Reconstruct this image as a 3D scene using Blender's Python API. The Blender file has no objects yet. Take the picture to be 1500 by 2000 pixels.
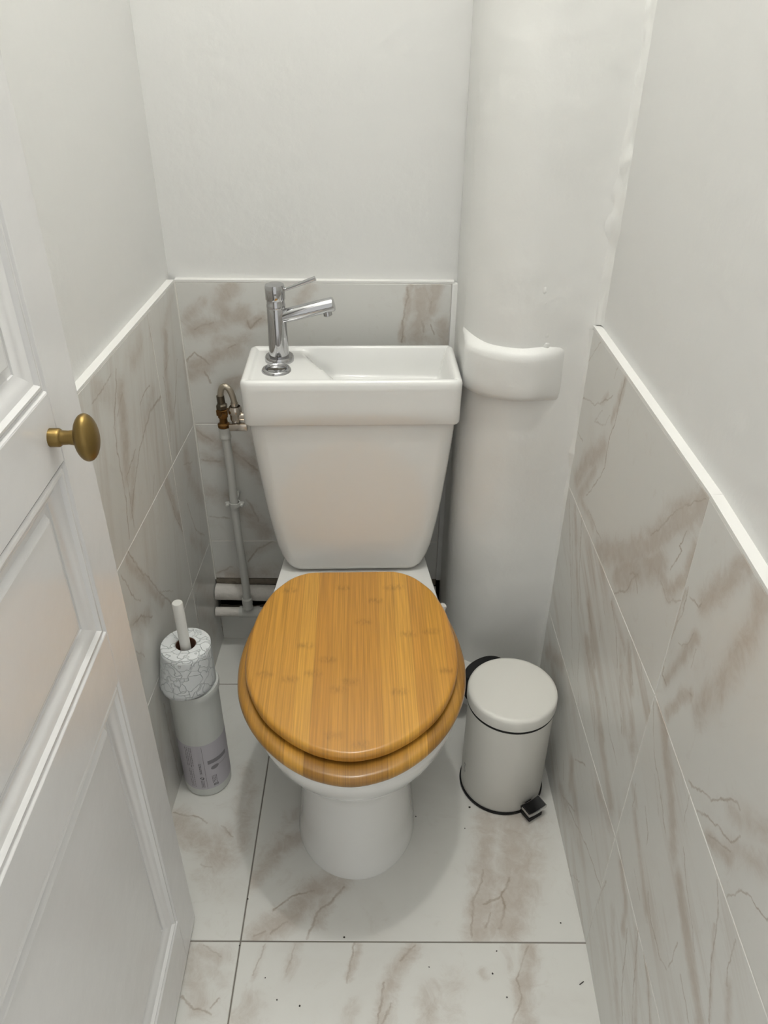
import bpy, bmesh, math, random
from mathutils import Vector, Matrix, noise

# ------------------------------------------------------------------ camera, world, light, exposure
SC = bpy.context.scene
COL = SC.collection
FOC, PITCH, ROLL, YAW, CAMH = 1524.107, .5763, .0089, .0042, 1.3408
_c, _s = math.cos(PITCH), math.sin(PITCH)
_cy, _sy = math.cos(YAW), math.sin(YAW)
FW = Vector((_sy * _c, _cy * _c, -_s)); RT = Vector((_cy, -_sy, 0)); UP = RT.cross(FW)
RT2 = math.cos(ROLL) * RT + math.sin(ROLL) * UP
UP2 = -math.sin(ROLL) * RT + math.cos(ROLL) * UP
CAM = Vector((0, 0, CAMH))
cd = bpy.data.cameras.new('camera'); co = bpy.data.objects.new('camera', cd); COL.objects.link(co)
cd.sensor_fit = 'VERTICAL'; cd.sensor_height = 24.0; cd.lens = FOC / 2000 * 24.0; cd.clip_start = .01
co.matrix_world = Matrix(((RT2.x, UP2.x, -FW.x, CAM.x), (RT2.y, UP2.y, -FW.y, CAM.y), (RT2.z, UP2.z, -FW.z, CAM.z), (0, 0, 0, 1)))
SC.camera = co

w = bpy.data.worlds.new('hallway_light'); SC.world = w; w.use_nodes = True
w.node_tree.nodes['Background'].inputs[0].default_value = (1.0, 1.0, .975, 1)
w.node_tree.nodes['Background'].inputs[1].default_value = 1.0
LAMP_POS = Vector((.03, .80, 2.86)); LAMP_POWER = 12.4
SC.view_settings.view_transform = 'Standard'; SC.view_settings.look = 'None'
SC.view_settings.gamma = 1; SC.view_settings.use_curve_mapping = False
SC.view_settings.exposure = -0.22


def at(u, v, ax, val):
    """photo pixel -> point on the plane ax = val"""
    d = FW + (u - 750) / FOC * RT2 - (v - 1000) / FOC * UP2
    i = 'xyz'.index(ax)
    return CAM + d * ((val - CAM[i]) / d[i])


def on_plane(u, v, O, n):
    d = FW + (u - 750) / FOC * RT2 - (v - 1000) / FOC * UP2
    t = (O - CAM).dot(n) / d.dot(n)
    return CAM + d * t, t


# ------------------------------------------------------------------ materials
def new_mat(name):
    m = bpy.data.materials.new(name); m.use_nodes = True
    nt = m.node_tree
    return m, nt, nt.nodes['Principled BSDF']


def plain(name, col, rough=.5, metal=0., bump=0., bscale=60, coat=0., spec=.5, var=0.):
    m, nt, b = new_mat(name)
    b.inputs['Base Color'].default_value = (*col, 1); b.inputs['Roughness'].default_value = rough
    b.inputs['Metallic'].default_value = metal; b.inputs['Coat Weight'].default_value = coat
    b.inputs['Specular IOR Level'].default_value = spec
    geo = nt.nodes.new('ShaderNodeNewGeometry')
    nz = nt.nodes.new('ShaderNodeTexNoise'); nz.inputs['Scale'].default_value = bscale; nz.inputs['Detail'].default_value = 4
    nt.links.new(geo.outputs['Position'], nz.inputs['Vector'])
    if bump:
        bp = nt.nodes.new('ShaderNodeBump'); bp.inputs['Strength'].default_value = 1; bp.inputs['Distance'].default_value = bump
        nt.links.new(nz.outputs[0], bp.inputs['Height']); nt.links.new(bp.outputs[0], b.inputs['Normal'])
    if var:
        mr = nt.nodes.new('ShaderNodeMapRange'); mr.inputs[3].default_value = 1 - var; mr.inputs[4].default_value = 1 + var
        nt.links.new(nz.outputs[0], mr.inputs[0])
        mx = nt.nodes.new('ShaderNodeVectorMath'); mx.operation = 'SCALE'; mx.inputs[0].default_value = col
        nt.links.new(mr.outputs[0], mx.inputs['Scale']); nt.links.new(mx.outputs[0], b.inputs['Base Color'])
    return m


def seg_group():
    g = bpy.data.node_groups.new('vein_segment', 'ShaderNodeTree')
    for n, t in (('P', 'NodeSocketVector'), ('A', 'NodeSocketVector'), ('D', 'NodeSocketVector'), ('L', 'NodeSocketFloat'), ('W', 'NodeSocketFloat'), ('S', 'NodeSocketFloat'), ('In', 'NodeSocketFloat')):
        g.interface.new_socket(n, in_out='INPUT', socket_type=t)
    g.interface.new_socket('Out', in_out='OUTPUT', socket_type='NodeSocketFloat')
    i = g.nodes.new('NodeGroupInput'); o = g.nodes.new('NodeGroupOutput'); lk = g.links.new

    def vm(op):
        n = g.nodes.new('ShaderNodeVectorMath'); n.operation = op; return n
    pa = vm('SUBTRACT'); lk(i.outputs['P'], pa.inputs[0]); lk(i.outputs['A'], pa.inputs[1])
    dt = vm('DOT_PRODUCT'); lk(pa.outputs[0], dt.inputs[0]); lk(i.outputs['D'], dt.inputs[1])
    cl = g.nodes.new('ShaderNodeClamp'); lk(dt.outputs['Value'], cl.inputs[0]); cl.inputs[1].default_value = 0; lk(i.outputs['L'], cl.inputs[2])
    sc = vm('SCALE'); lk(i.outputs['D'], sc.inputs[0]); lk(cl.outputs[0], sc.inputs['Scale'])
    df = vm('SUBTRACT'); lk(pa.outputs[0], df.inputs[0]); lk(sc.outputs[0], df.inputs[1])
    ln = vm('LENGTH'); lk(df.outputs[0], ln.inputs[0])
    mr = g.nodes.new('ShaderNodeMapRange'); mr.interpolation_type = 'SMOOTHSTEP'
    lk(ln.outputs['Value'], mr.inputs[0]); mr.inputs[1].default_value = 0; lk(i.outputs['W'], mr.inputs[2])
    lk(i.outputs['S'], mr.inputs[3]); mr.inputs[4].default_value = 0
    mx = g.nodes.new('ShaderNodeMath'); mx.operation = 'MAXIMUM'; lk(mr.outputs[0], mx.inputs[0]); lk(i.outputs['In'], mx.inputs[1])
    lk(mx.outputs[0], o.inputs[0])
    return g


SEG = seg_group()


def add_segs(nt, pvec, segs):
    """chain of segment distance masks; segs = (A, B, width, strength)"""
    prev = None
    for A, B, W, S in segs:
        n = nt.nodes.new('ShaderNodeGroup'); n.node_tree = SEG
        nt.links.new(pvec, n.inputs['P'])
        D = B - A; L = max(D.length, 1e-5); D = D / L
        n.inputs['A'].default_value = A; n.inputs['D'].default_value = D
        n.inputs['L'].default_value = L; n.inputs['W'].default_value = W; n.inputs['S'].default_value = S
        if prev: nt.links.new(prev, n.inputs['In'])
        else: n.inputs['In'].default_value = 0
        prev = n.outputs[0]
    return prev


UPZ = Vector((0, 0, 1))
MARBLE_BASE = (.70, .695, .665); MARBLE_TAUPE = (.47, .405, .345); MARBLE_DARK = (.36, .295, .235)


def marble(name, bands, lines, rough, seed, base=MARBLE_BASE, amb=.25, O=None, n=None, soft_k=.45, streak=0., sdir=UPZ):
    m, nt, b = new_mat(name)
    lk = nt.links.new
    geo = nt.nodes.new('ShaderNodeNewGeometry'); P = geo.outputs['Position']

    def nz(scale, detail=4, rgh=.6, dist=0., off=0., vec=None):
        n = nt.nodes.new('ShaderNodeTexNoise'); n.inputs['Scale'].default_value = scale
        n.inputs['Detail'].default_value = detail; n.inputs['Roughness'].default_value = rgh; n.inputs['Distortion'].default_value = dist
        a = nt.nodes.new('ShaderNodeVectorMath'); a.operation = 'ADD'; a.inputs[1].default_value = (seed * 3.1 + off, seed * 1.7 - off, seed * 2.3)
        lk(vec or P, a.inputs[0]); lk(a.outputs[0], n.inputs['Vector'])
        return n

    def warp(src, n, amt):
        s = nt.nodes.new('ShaderNodeVectorMath'); s.operation = 'SUBTRACT'; lk(n.outputs['Color'], s.inputs[0]); s.inputs[1].default_value = (.5, .5, .5)
        k = nt.nodes.new('ShaderNodeVectorMath'); k.operation = 'SCALE'; lk(s.outputs[0], k.inputs[0]); k.inputs['Scale'].default_value = amt
        a = nt.nodes.new('ShaderNodeVectorMath'); a.operation = 'ADD'; lk(src, a.inputs[0]); lk(k.outputs[0], a.inputs[1])
        return a.outputs[0]

    def flat(sock):
        """drop the part of the warp that leaves the tile plane"""
        a = nt.nodes.new('ShaderNodeVectorMath'); a.operation = 'SUBTRACT'; lk(sock, a.inputs[0]); a.inputs[1].default_value = O
        d = nt.nodes.new('ShaderNodeVectorMath'); d.operation = 'DOT_PRODUCT'; lk(a.outputs[0], d.inputs[0]); d.inputs[1].default_value = n
        k = nt.nodes.new('ShaderNodeVectorMath'); k.operation = 'SCALE'; k.inputs[0].default_value = n; lk(d.outputs['Value'], k.inputs['Scale'])
        r = nt.nodes.new('ShaderNodeVectorMath'); r.operation = 'SUBTRACT'; lk(sock, r.inputs[0]); lk(k.outputs[0], r.inputs[1])
        return r.outputs[0]

    Pw = warp(P, nz(9, 3), .022); Pw = flat(warp(Pw, nz(50, 4, .65), .014))
    Pb = warp(P, nz(7, 3, off=4), .026); Pb = flat(warp(Pb, nz(36, 5, .7, off=9), .017))

    def mapr(sock, a, bb, c, d):
        n = nt.nodes.new('ShaderNodeMapRange'); n.inputs[1].default_value = a; n.inputs[2].default_value = bb; n.inputs[3].default_value = c; n.inputs[4].default_value = d
        lk(sock, n.inputs[0]); return n.outputs[0]

    def math2(op, a, c):
        n = nt.nodes.new('ShaderNodeMath'); n.operation = op
        for k, x in ((0, a), (1, c)):
            if isinstance(x, (int, float)): n.inputs[k].default_value = x
            else: lk(x, n.inputs[k])
        return n.outputs[0]

    def mix(fac, c1, c2):
        n = nt.nodes.new('ShaderNodeMix'); n.data_type = 'RGBA'
        lk(fac, n.inputs[0])
        for k, x in ((6, c1), (7, c2)):
            if isinstance(x, tuple): n.inputs[k].default_value = (*x, 1)
            else: lk(x, n.inputs[k])
        return n.outputs[2]
    # faint all-over clouding
    cloud = mapr(nz(5, 5, .6, .6, off=2).outputs[0], .5, .78, 0, amb)
    col = mix(cloud, base, MARBLE_TAUPE)
    if bands:
        bm_ = add_segs(nt, Pb, bands)
        edge = math2('ADD', math2('MULTIPLY', bm_, 1.55), mapr(nz(24, 7, .75, 1.0, off=6).outputs[0], .2, .8, -.95, .40))
        soft = math2('MULTIPLY', bm_, soft_k)
        msk = math2('MAXIMUM', soft, math2('MULTIPLY', mapr(edge, -.1, 1.0, 0, 1), mapr(nz(40, 5, .7, .8, off=13).outputs[0], .3, .7, .5, .85)))
        col = mix(msk, col, MARBLE_TAUPE)
    if streak:
        # long grain running up the slab
        dp = nt.nodes.new('ShaderNodeVectorMath'); dp.operation = 'DOT_PRODUCT'; lk(P, dp.inputs[0]); dp.inputs[1].default_value = sdir
        ds = nt.nodes.new('ShaderNodeVectorMath'); ds.operation = 'SCALE'; ds.inputs[0].default_value = sdir * .92; lk(dp.outputs['Value'], ds.inputs['Scale'])
        st = nt.nodes.new('ShaderNodeVectorMath'); st.operation = 'SUBTRACT'; lk(P, st.inputs[0]); lk(ds.outputs[0], st.inputs[1])
        sv = nz(34, 5, .62, .15, off=17, vec=st.outputs[0])
        sm = math2('MULTIPLY', mapr(sv.outputs[0], .50, .68, 0, 1), mapr(nz(4.5, 2, off=21).outputs[0], .38, .62, .1, 1))
        col = mix(math2('MULTIPLY', sm, streak), col, MARBLE_TAUPE)
    if lines:
        lm = math2('MULTIPLY', add_segs(nt, Pw, lines), .95)
        tex = mapr(nz(30, 4, .6, off=8).outputs[0], .32, .60, .35, 1.0)
        col = mix(math2('MULTIPLY', lm, tex), col, MARBLE_DARK)
    lk(col, b.inputs['Base Color'])
    b.inputs['Roughness'].default_value = rough
    b.inputs['Specular IOR Level'].default_value = .42
    return m


def bamboo(name, knots, strip_w=.0275, tone=1.0, low=1.0):  # scales the strip colours; low deepens the darker ramp end
    m, nt, b = new_mat(name); lk = nt.links.new
    tc = nt.nodes.new('ShaderNodeTexCoord'); O = tc.outputs['Object']
    sx = nt.nodes.new('ShaderNodeSeparateXYZ'); lk(O, sx.inputs[0])

    def math2(op, a, c=None):
        n = nt.nodes.new('ShaderNodeMath'); n.operation = op
        for k, x in ((0, a), (1, c)):
            if x is None: continue
            if isinstance(x, (int, float)): n.inputs[k].default_value = x
            else: lk(x, n.inputs[k])
        return n.outputs[0]
    xs = math2('DIVIDE', sx.outputs[0], strip_w)
    xs = math2('ADD', xs, 40.37)
    idx = math2('FLOOR', xs); fr = math2('FRACT', xs)
    wn = nt.nodes.new('ShaderNodeTexWhiteNoise'); wn.noise_dimensions = '1D'; lk(idx, wn.inputs['W'])
    ramp = nt.nodes.new('ShaderNodeValToRGB'); e = ramp.color_ramp.elements
    e[0].position = 0; e[0].color = (.47 * tone * low, .215 * tone * low, .032 * tone * low, 1); e[1].position = 1; e[1].color = (.61 * tone, .315 * tone, .050 * tone, 1)
    lk(wn.outputs[0], ramp.inputs[0])
    # fine fibres along the strips
    cb = nt.nodes.new('ShaderNodeCombineXYZ')
    lk(math2('MULTIPLY', sx.outputs[0], 420), cb.inputs[0]); lk(math2('MULTIPLY', sx.outputs[1], 7), cb.inputs[1]); lk(math2('MULTIPLY', idx, 3.3), cb.inputs[2])
    fb = nt.nodes.new('ShaderNodeTexNoise'); fb.inputs['Scale'].default_value = 1; fb.inputs['Detail'].default_value = 3; lk(cb.outputs[0], fb.inputs['Vector'])
    fm = nt.nodes.new('ShaderNodeMapRange'); fm.inputs[1].default_value = .3; fm.inputs[2].default_value = .7; fm.inputs[3].default_value = .78; fm.inputs[4].default_value = 1.15
    lk(fb.outputs[0], fm.inputs[0])
    # glue line
    edge = math2('MINIMUM', fr, math2('SUBTRACT', 1.0, fr))
    em = nt.nodes.new('ShaderNodeMapRange'); em.inputs[1].default_value = 0; em.inputs[2].default_value = .045; em.inputs[3].default_value = .80; em.inputs[4].default_value = 1
    lk(edge, em.inputs[0])
    fac = math2('MULTIPLY', fm.outputs[0], em.outputs[0])
    if knots:
        km = add_segs(nt, O, knots)
        cb2 = nt.nodes.new('ShaderNodeCombineXYZ'); lk(math2('MULTIPLY', sx.outputs[0], 230), cb2.inputs[0]); lk(math2('MULTIPLY', sx.outputs[1], 75), cb2.inputs[1])
        kn = nt.nodes.new('ShaderNodeTexNoise'); kn.inputs['Scale'].default_value = 1; lk(cb2.outputs[0], kn.inputs['Vector'])
        kr = nt.nodes.new('ShaderNodeMapRange'); kr.inputs[1].default_value = .32; kr.inputs[2].default_value = .66; lk(kn.outputs[0], kr.inputs[0])
        kk = math2('SUBTRACT', 1.0, math2('MULTIPLY', math2('MULTIPLY', km, kr.outputs[0]), .30))
        fac = math2('MULTIPLY', fac, kk)
    sc = nt.nodes.new('ShaderNodeVectorMath'); sc.operation = 'SCALE'; lk(ramp.outputs[0], sc.inputs[0]); lk(fac, sc.inputs['Scale'])
    lk(sc.outputs[0], b.inputs['Base Color'])
    b.inputs['Roughness'].default_value = .33; b.inputs['Coat Weight'].default_value = .35; b.inputs['Coat Roughness'].default_value = .18
    return m


M = {}
M['paint'] = plain('white_wall_paint', (.76, .758, .742), .55, bump=.0012, bscale=35)
M['lumpy'] = plain('lumpy_white_paint', (.80, .798, .775), .42, bump=.0022, bscale=22)
M['ledge'] = plain('ledge_paint', (.80, .795, .77), .5)
M['doorpaint'] = plain('white_gloss_door_paint', (.76, .755, .752), .17, bump=.0006, bscale=25)
M['grout'] = plain('pale_grout', (.76, .74, .70), .8)
M['fgrout'] = plain('grey_floor_grout', (.22, .20, .175), .85)
M['ceramic'] = plain('white_glazed_ceramic', (.82, .82, .80), .10, coat=.5)
M['chrome'] = plain('chrome', (.50, .50, .51), .06, 1.)
M['brass'] = plain('aged_brass', (.25, .17, .06), .38, 1., bump=.0004, bscale=90)
M['redbrass'] = plain('tarnished_brass', (.20, .105, .035), .4, 1.)
M['darkmetal'] = plain('dark_nickel_fitting', (.14, .12, .09), .4, 1.)
M['braid'] = plain('braided_steel', (.50, .45, .37), .38, 1., bump=.0008, bscale=700)
M['nickel'] = plain('nickel_plate', (.66, .60, .53), .26, 1.)
M['pipepaint'] = plain('grey_white_pipe_paint', (.56, .56, .53), .45, bump=.0008, bscale=60)
M['oldpipe'] = plain('chalky_old_pipe_paint', (.64, .61, .57), .6, bump=.003, bscale=70, var=.12)
M['dark'] = plain('cavity_shade_black', (.012, .011, .010), .9)  # near-black colour stands in for the shade inside the pipe chase
M['plasterbrown'] = plain('rough_brown_mortar', (.22, .19, .15), .9, bump=.006, bscale=60, var=.4)
M['blackplastic'] = plain('black_plastic', (.004, .004, .0045), .5, spec=.3)
M['rubber'] = plain('white_rubber', (.70, .69, .66), .6)
M['binpaint'] = plain('cream_white_enamel', (.78, .768, .72), .36)
M['canister'] = plain('grey_white_plastic', (.63, .645, .62), .38)
M['stick'] = plain('white_plastic_stick', (.70, .70, .67), .4)
M['sticker'] = plain('lavender_grey_paper', (.53, .51, .555), .55)
M['ink'] = plain('dark_grey_ink', (.03, .03, .033), .7)
M['inkgrey'] = plain('mid_grey_ink', (.15, .145, .155), .7)
M['inkpale'] = plain('pale_grey_ink', (.25, .24, .26), .7)
M['core'] = plain('brown_cardboard', (.13, .055, .03), .8)
M['crumb'] = plain('dark_crumb', (.05, .045, .04), .9)
M['ceiling'] = plain('ceiling_paint', (.80, .80, .79), .8)


def paper_mat():
    m, nt, b = new_mat('embossed_toilet_paper'); lk = nt.links.new
    tc = nt.nodes.new('ShaderNodeTexCoord')
    n = nt.nodes.new('ShaderNodeTexNoise'); n.inputs['Scale'].default_value = 40
    lk(tc.outputs['Object'], n.inputs['Vector'])
    mx = nt.nodes.new('ShaderNodeMix'); mx.data_type = 'VECTOR'; mx.inputs[0].default_value = .05
    lk(tc.outputs['Object'], mx.inputs[4]); lk(n.outputs['Color'], mx.inputs[5])
    v = nt.nodes.new('ShaderNodeTexVoronoi'); v.feature = 'DISTANCE_TO_EDGE'; v.inputs['Scale'].default_value = 48
    lk(mx.outputs[1], v.inputs['Vector'])
    mr = nt.nodes.new('ShaderNodeMapRange'); mr.inputs[1].default_value = 0; mr.inputs[2].default_value = .05
    lk(v.outputs['Distance'], mr.inputs[0])
    bp = nt.nodes.new('ShaderNodeBump'); bp.inputs['Distance'].default_value = .0012; lk(mr.outputs[0], bp.inputs['Height']); lk(bp.outputs[0], b.inputs['Normal'])
    c = nt.nodes.new('ShaderNodeMix'); c.data_type = 'RGBA'; lk(mr.outputs[0], c.inputs[0])
    c.inputs[6].default_value = (.68, .71, .72, 1); c.inputs[7].default_value = (.76, .785, .795, 1); lk(c.outputs[2], b.inputs['Base Color'])
    b.inputs['Roughness'].default_value = .9
    return m


M['paper'] = paper_mat()


# ------------------------------------------------------------------ mesh helpers
def link(o, parent=None):
    COL.objects.link(o)
    if parent: o.parent = parent
    return o


def obj(name, bm, mat, parent=None, smooth=True, angle=40, loc=None):
    bmesh.ops.remove_doubles(bm, verts=bm.verts, dist=1e-6)
    bmesh.ops.recalc_face_normals(bm, faces=bm.faces)
    me = bpy.data.meshes.new(name)
    if loc is not None: bmesh.ops.translate(bm, verts=bm.verts, vec=-Vector(loc))
    bm.to_mesh(me); bm.free()
    me.materials.append(M[mat] if isinstance(mat, str) else mat)
    if smooth:
        for p in me.polygons: p.use_smooth = True
        me.set_sharp_from_angle(angle=math.radians(angle))
    o = bpy.data.objects.new(name, me)
    if loc is not None: o.location = loc
    return link(o, parent)


def thing(name, label, cat, loc=(0, 0, 0), rz=0., group=None):
    o = bpy.data.objects.new(name, None); o.empty_display_size = .05
    o.location = loc; o.rotation_euler = (0, 0, rz)
    return tag(link(o), label, cat, group)


def tag(o, label, cat, group=None):
    o['label'] = label; o['category'] = cat
    if group: o['group'] = group
    return o


def struct(o, label=None, cat=None):
    o['kind'] = 'structure'
    if label: o['label'] = label
    if cat: o['category'] = cat
    return o


def box(bm, lo, hi, bev=0., seg=2):
    r = bmesh.ops.create_cube(bm, size=1)
    vs = r['verts']
    for v in vs:
        v.co = Vector([lo[i] + (v.co[i] + .5) * (hi[i] - lo[i]) for i in range(3)])
    if bev:
        es = {e for v in vs for e in v.link_edges}
        bmesh.ops.bevel(bm, geom=list(es), offset=bev, segments=seg, profile=.5, affect='EDGES')
    return bm


def loft(bm, rings, close=True, cap0=False, cap1=False):
    R = [[bm.verts.new(p) for p in r] for r in rings]
    n = len(R[0])
    for a, b in zip(R, R[1:]):
        for i in range(n if close else n - 1):
            j = (i + 1) % n
            try: bm.faces.new((a[i], a[j], b[j], b[i]))
            except ValueError: pass
    if cap0: bm.faces.new(R[0][::-1])
    if cap1: bm.faces.new(R[-1])
    return R


def frame_of(d):
    d = Vector(d).normalized()
    a = Vector((0, 0, 1)) if abs(d.z) < .9 else Vector((1, 0, 0))
    x = a.cross(d).normalized(); y = d.cross(x)
    return x, y, d


def lathe(bm, prof, org=(0, 0, 0), axis=(0, 0, 1), n=40, a0=0, a1=None):
    """prof = (radius, height) pairs"""
    x, y, d = frame_of(axis); org = Vector(org)
    full = a1 is None
    k = n if full else n + 1
    rings = []
    for r, h in prof:
        r = max(r, 1e-5)
        rings.append([org + d * h + (x * math.cos(t) + y * math.sin(t)) * r for t in [a0 + (2 * math.pi if full else a1 - a0) * i / n for i in range(k)]])
    loft(bm, rings, close=full)
    return bm


def tube(bm, pts, r, n=14, caps=True):
    pts = [Vector(p) for p in pts]
    rs = r if isinstance(r, (list, tuple)) else [r] * len(pts)
    x = None; rings = []
    for i, p in enumerate(pts):
        d = (pts[min(i + 1, len(pts) - 1)] - pts[max(i - 1, 0)]).normalized()
        if x is None: x, y, _ = frame_of(d)
        x = (x - d * x.dot(d)).normalized(); y = d.cross(x)
        rings.append([p + (x * math.cos(t) + y * math.sin(t)) * rs[i] for t in [2 * math.pi * k / n for k in range(n)]])
    loft(bm, rings, cap0=caps, cap1=caps)
    return bm


def smoothstep(a, b, x):
    t = max(0., min(1., (x - a) / (b - a))); return t * t * (3 - 2 * t)


def B(): return bmesh.new()


# ------------------------------------------------------------------ setting geometry
XL, YB, XBR, Y1, XJ = -.3948, 1.4752, .1312, .7172, -.2351
KL = .0297                                   # left wall leans outward towards the door
RFAR, RMID = Vector((.3459, 1.2437, 0)), Vector((.3535, .7137, 0))
CEIL = 2.98
UPV = Vector((0, 0, 1))


def left_x(y): return XL - (YB - y) * KL
def right_x(y):
    if y > RMID.y: return RMID.x + (y - RMID.y) * (RFAR.x - RMID.x) / (RFAR.y - RMID.y)
    return RMID.x - (RMID.y - y) * .0327


RB = Vector((right_x(YB), YB, 0)); LB = Vector((XL, YB, 0))
RN = Vector((right_x(.02), .02, 0)); LN = Vector((left_x(.02), .02, 0))
LEDGE = .0135


def slab(name, a, b, n, z0, z1, thick, mat, back=0., parent=None):
    """upright slab whose face runs a->b, set back from it by `back`, thick behind; n points into the room"""
    bm = B(); pts = []
    for z in (z0, z1):
        for p, k in ((a, back), (b, back), (b, back + thick), (a, back + thick)):
            pts.append(bm.verts.new((p - n * k) + UPV * z))
    for f in ((0, 1, 2, 3), (4, 5, 6, 7), (0, 1, 5, 4), (1, 2, 6, 5), (2, 3, 7, 6), (3, 0, 4, 7)):
        bm.faces.new([pts[i] for i in f])
    return obj(name, bm, mat, parent, smooth=False)


nL = Vector((LN.y - LB.y, 0, 0))
dL = (LN - LB).normalized(); nL = Vector((-dL.y, dL.x, 0)); nL = nL if nL.x > 0 else -nL
dF = (RMID - RB).normalized(); nF = Vector((-dF.y, dF.x, 0)); nF = nF if nF.x < 0 else -nF
dN = (RN - RMID).normalized(); nN = Vector((-dN.y, dN.x, 0)); nN = nN if nN.x < 0 else -nN
nB = Vector((0, -1, 0))

wall_left = struct(slab('wall_left', LB - dL * .11, LN, nL, 0, CEIL, .08, 'paint', LEDGE))
wall_back = struct(slab('wall_back', LB + Vector((-.013, 0, 0)), RB + Vector((.012, 0, 0)), nB, .185, CEIL, .08, 'paint', LEDGE))
cav = slab('chase_cavity', LB - Vector((.05, 0, 0)), RB + Vector((.03, 0, 0)), nB, 0, .187, .02, 'dark', LEDGE + .05, wall_back)  # back of the chase, recess shade put into its colour
wall_right = struct(slab('wall_right', RB - dF * .11, RMID + dF * .004, nF, 0, CEIL, .08, 'paint', LEDGE))
wall_right_near = slab('wall_turn', RMID - dN * .004, RN, nN, 0, CEIL, .08, 'paint', LEDGE, wall_right)
# grout beds behind the tiles
slab('grout_bed', LB, LN, nL, 0, .898, .0125, 'grout', .0007, wall_left)
slab('grout_bed', LB, Vector((XBR, YB, 0)), nB, .192, .898, .0125, 'grout', .0007, wall_back)
slab('grout_bed', LB, Vector((XBR, YB, 0)), nB, 0, .088, .0125, 'grout', .0007, wall_back)
slab('grout_bed', RB, RMID, nF, 0, .898, .0125, 'grout', .0007, wall_right)
slab('grout_bed', RMID, RN, nN, 0, .898, .0125, 'grout', .0007, wall_right)
bm = B(); box(bm, (XL - .001, YB - .0026, .19), (XL + .0026, YB + .001, .8985)); obj('corner_grout', bm, 'grout', wall_back, smooth=False)
# painted ledges that cap the tiling
struct(slab('trim_1', LB, LN, nL, .8985, .9025, LEDGE, 'ledge', 0.0))
struct(slab('trim_2', LB, Vector((XBR + .004, YB, 0)), nB, .8985, .9025, LEDGE, 'ledge', 0.0))
t3 = struct(slab('trim_3', RB, RMID, nF, .8985, .9025, LEDGE, 'ledge', 0.0))
slab('ledge_turn', RMID, RN, nN, .8985, .9025, LEDGE, 'ledge', 0.0, t3)

bm = B(); box(bm, (-.62, -1.3, -.08), (.62, 1.62, -.0015)); floor = struct(obj('floor', bm, 'fgrout', smooth=False))
bm = B(); box(bm, (-.52, -.06, CEIL), (.46, 1.58, CEIL + .06)); struct(obj('ceiling', bm, 'ceiling', smooth=False))
# wall with the doorway, behind the camera
bm = B(); box(bm, (-.52, -.06, 2.06), (.46, .019, CEIL)); box(bm, (-.52, -.06, 0), (-.37, .019, 2.06)); box(bm, (.325, -.06, 0), (.46, .019, 2.06))
struct(obj('wall_front', bm, 'paint', smooth=False))


# ------------------------------------------------------------------ tiles
R1 = (1030, 600, .35); R2 = (1030, 1250, .375); L6 = (140, 530, .405); FL = (330, 1480, .5667); BK = (330, 540, .14); BR = (760, 540, .1067)


def segs(O, n, spec, k=1.0):
    """polylines read off the photograph -> vein segments lying in the tile plane"""
    out = []
    for fr, pts, wpx, st in spec:
        ox, oy, s = fr
        P = [on_plane(ox + x * s, oy + y * s, O, n) for x, y in pts]
        wid = wpx * s * (P[0][1] / FOC) * k
        if len(P) == 1: P = P * 2
        for (a, _), (b, _) in zip(P, P[1:]): out.append((a, b, wid, st))
    return out


def tile(parent, O, n, du, u0, u1, z0, z1, mat, thick=.0095):
    """one wall tile: u runs along du from O; chamfered edges"""
    g = .0011; c = .0006
    u0 += g; u1 -= g; z0 += g; z1 -= g
    ctr = O + du * ((u0 + u1) / 2) + UPV * ((z0 + z1) / 2)
    bm = B(); rings = []
    for k, dpt in ((0, -thick), (0, -c), (c, 0)):
        rings.append([O + du * u + UPV * z + n * dpt for u, z in ((u0 + k, z0 + k), (u1 - k, z0 + k), (u1 - k, z1 - k), (u0 + k, z1 - k))])
    loft(bm, rings, cap0=True, cap1=True)
    return obj('tile', bm, mat, parent, smooth=False, loc=ctr)


V = {}
V['RT_far'] = ([(R1, [(545, 400), (480, 640)], 45, .8), (R1, [(430, 790), (330, 850), (275, 980)], 95, .85), (R1, [(380, 900), (290, 1060)], 60, .7),
                (R1, [(300, 1080), (370, 1230)], 40, .6), (R1, [(400, 1370), (560, 1370), (720, 1290), (830, 1180), (1000, 1090)], 105, .9),
                (R1, [(500, 1500), (620, 1450), (740, 1400)], 130, .85), (R1, [(740, 1440), (790, 1600)], 70, .7), (R1, [(800, 1590), (880, 1520), (940, 1330)], 75, .8), (R1, [(450, 500), (420, 540)], 30, .6)],
               [(R1, [(410, 190), (340, 300)], 7, .7), (R1, [(510, 330), (490, 400)], 7, .7), (R1, [(300, 515), (350, 530), (375, 550), (420, 530), (480, 490)], 9, .7),
                (R1, [(420, 580), (375, 640), (430, 665), (460, 600)], 9, .6), (R1, [(545, 400), (490, 640), (455, 740), (430, 900), (330, 1050)], 10, .9), (R1, [(280, 680), (310, 740)], 7, .6),
                (R1, [(340, 1140), (410, 1290)], 9, .6), (R1, [(800, 1480), (865, 1370), (850, 1340), (890, 1240)], 11, .9), (R1, [(690, 1270), (800, 1170), (880, 1100), (1000, 1060)], 9, .6),
                (R1, [(480, 1590), (560, 1580), (610, 1500), (620, 1600)], 12, .8), (R1, [(740, 1530), (790, 1650), (860, 1650)], 9, .6), (R1, [(580, 1490), (620, 1500)], 14, .7)])
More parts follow.
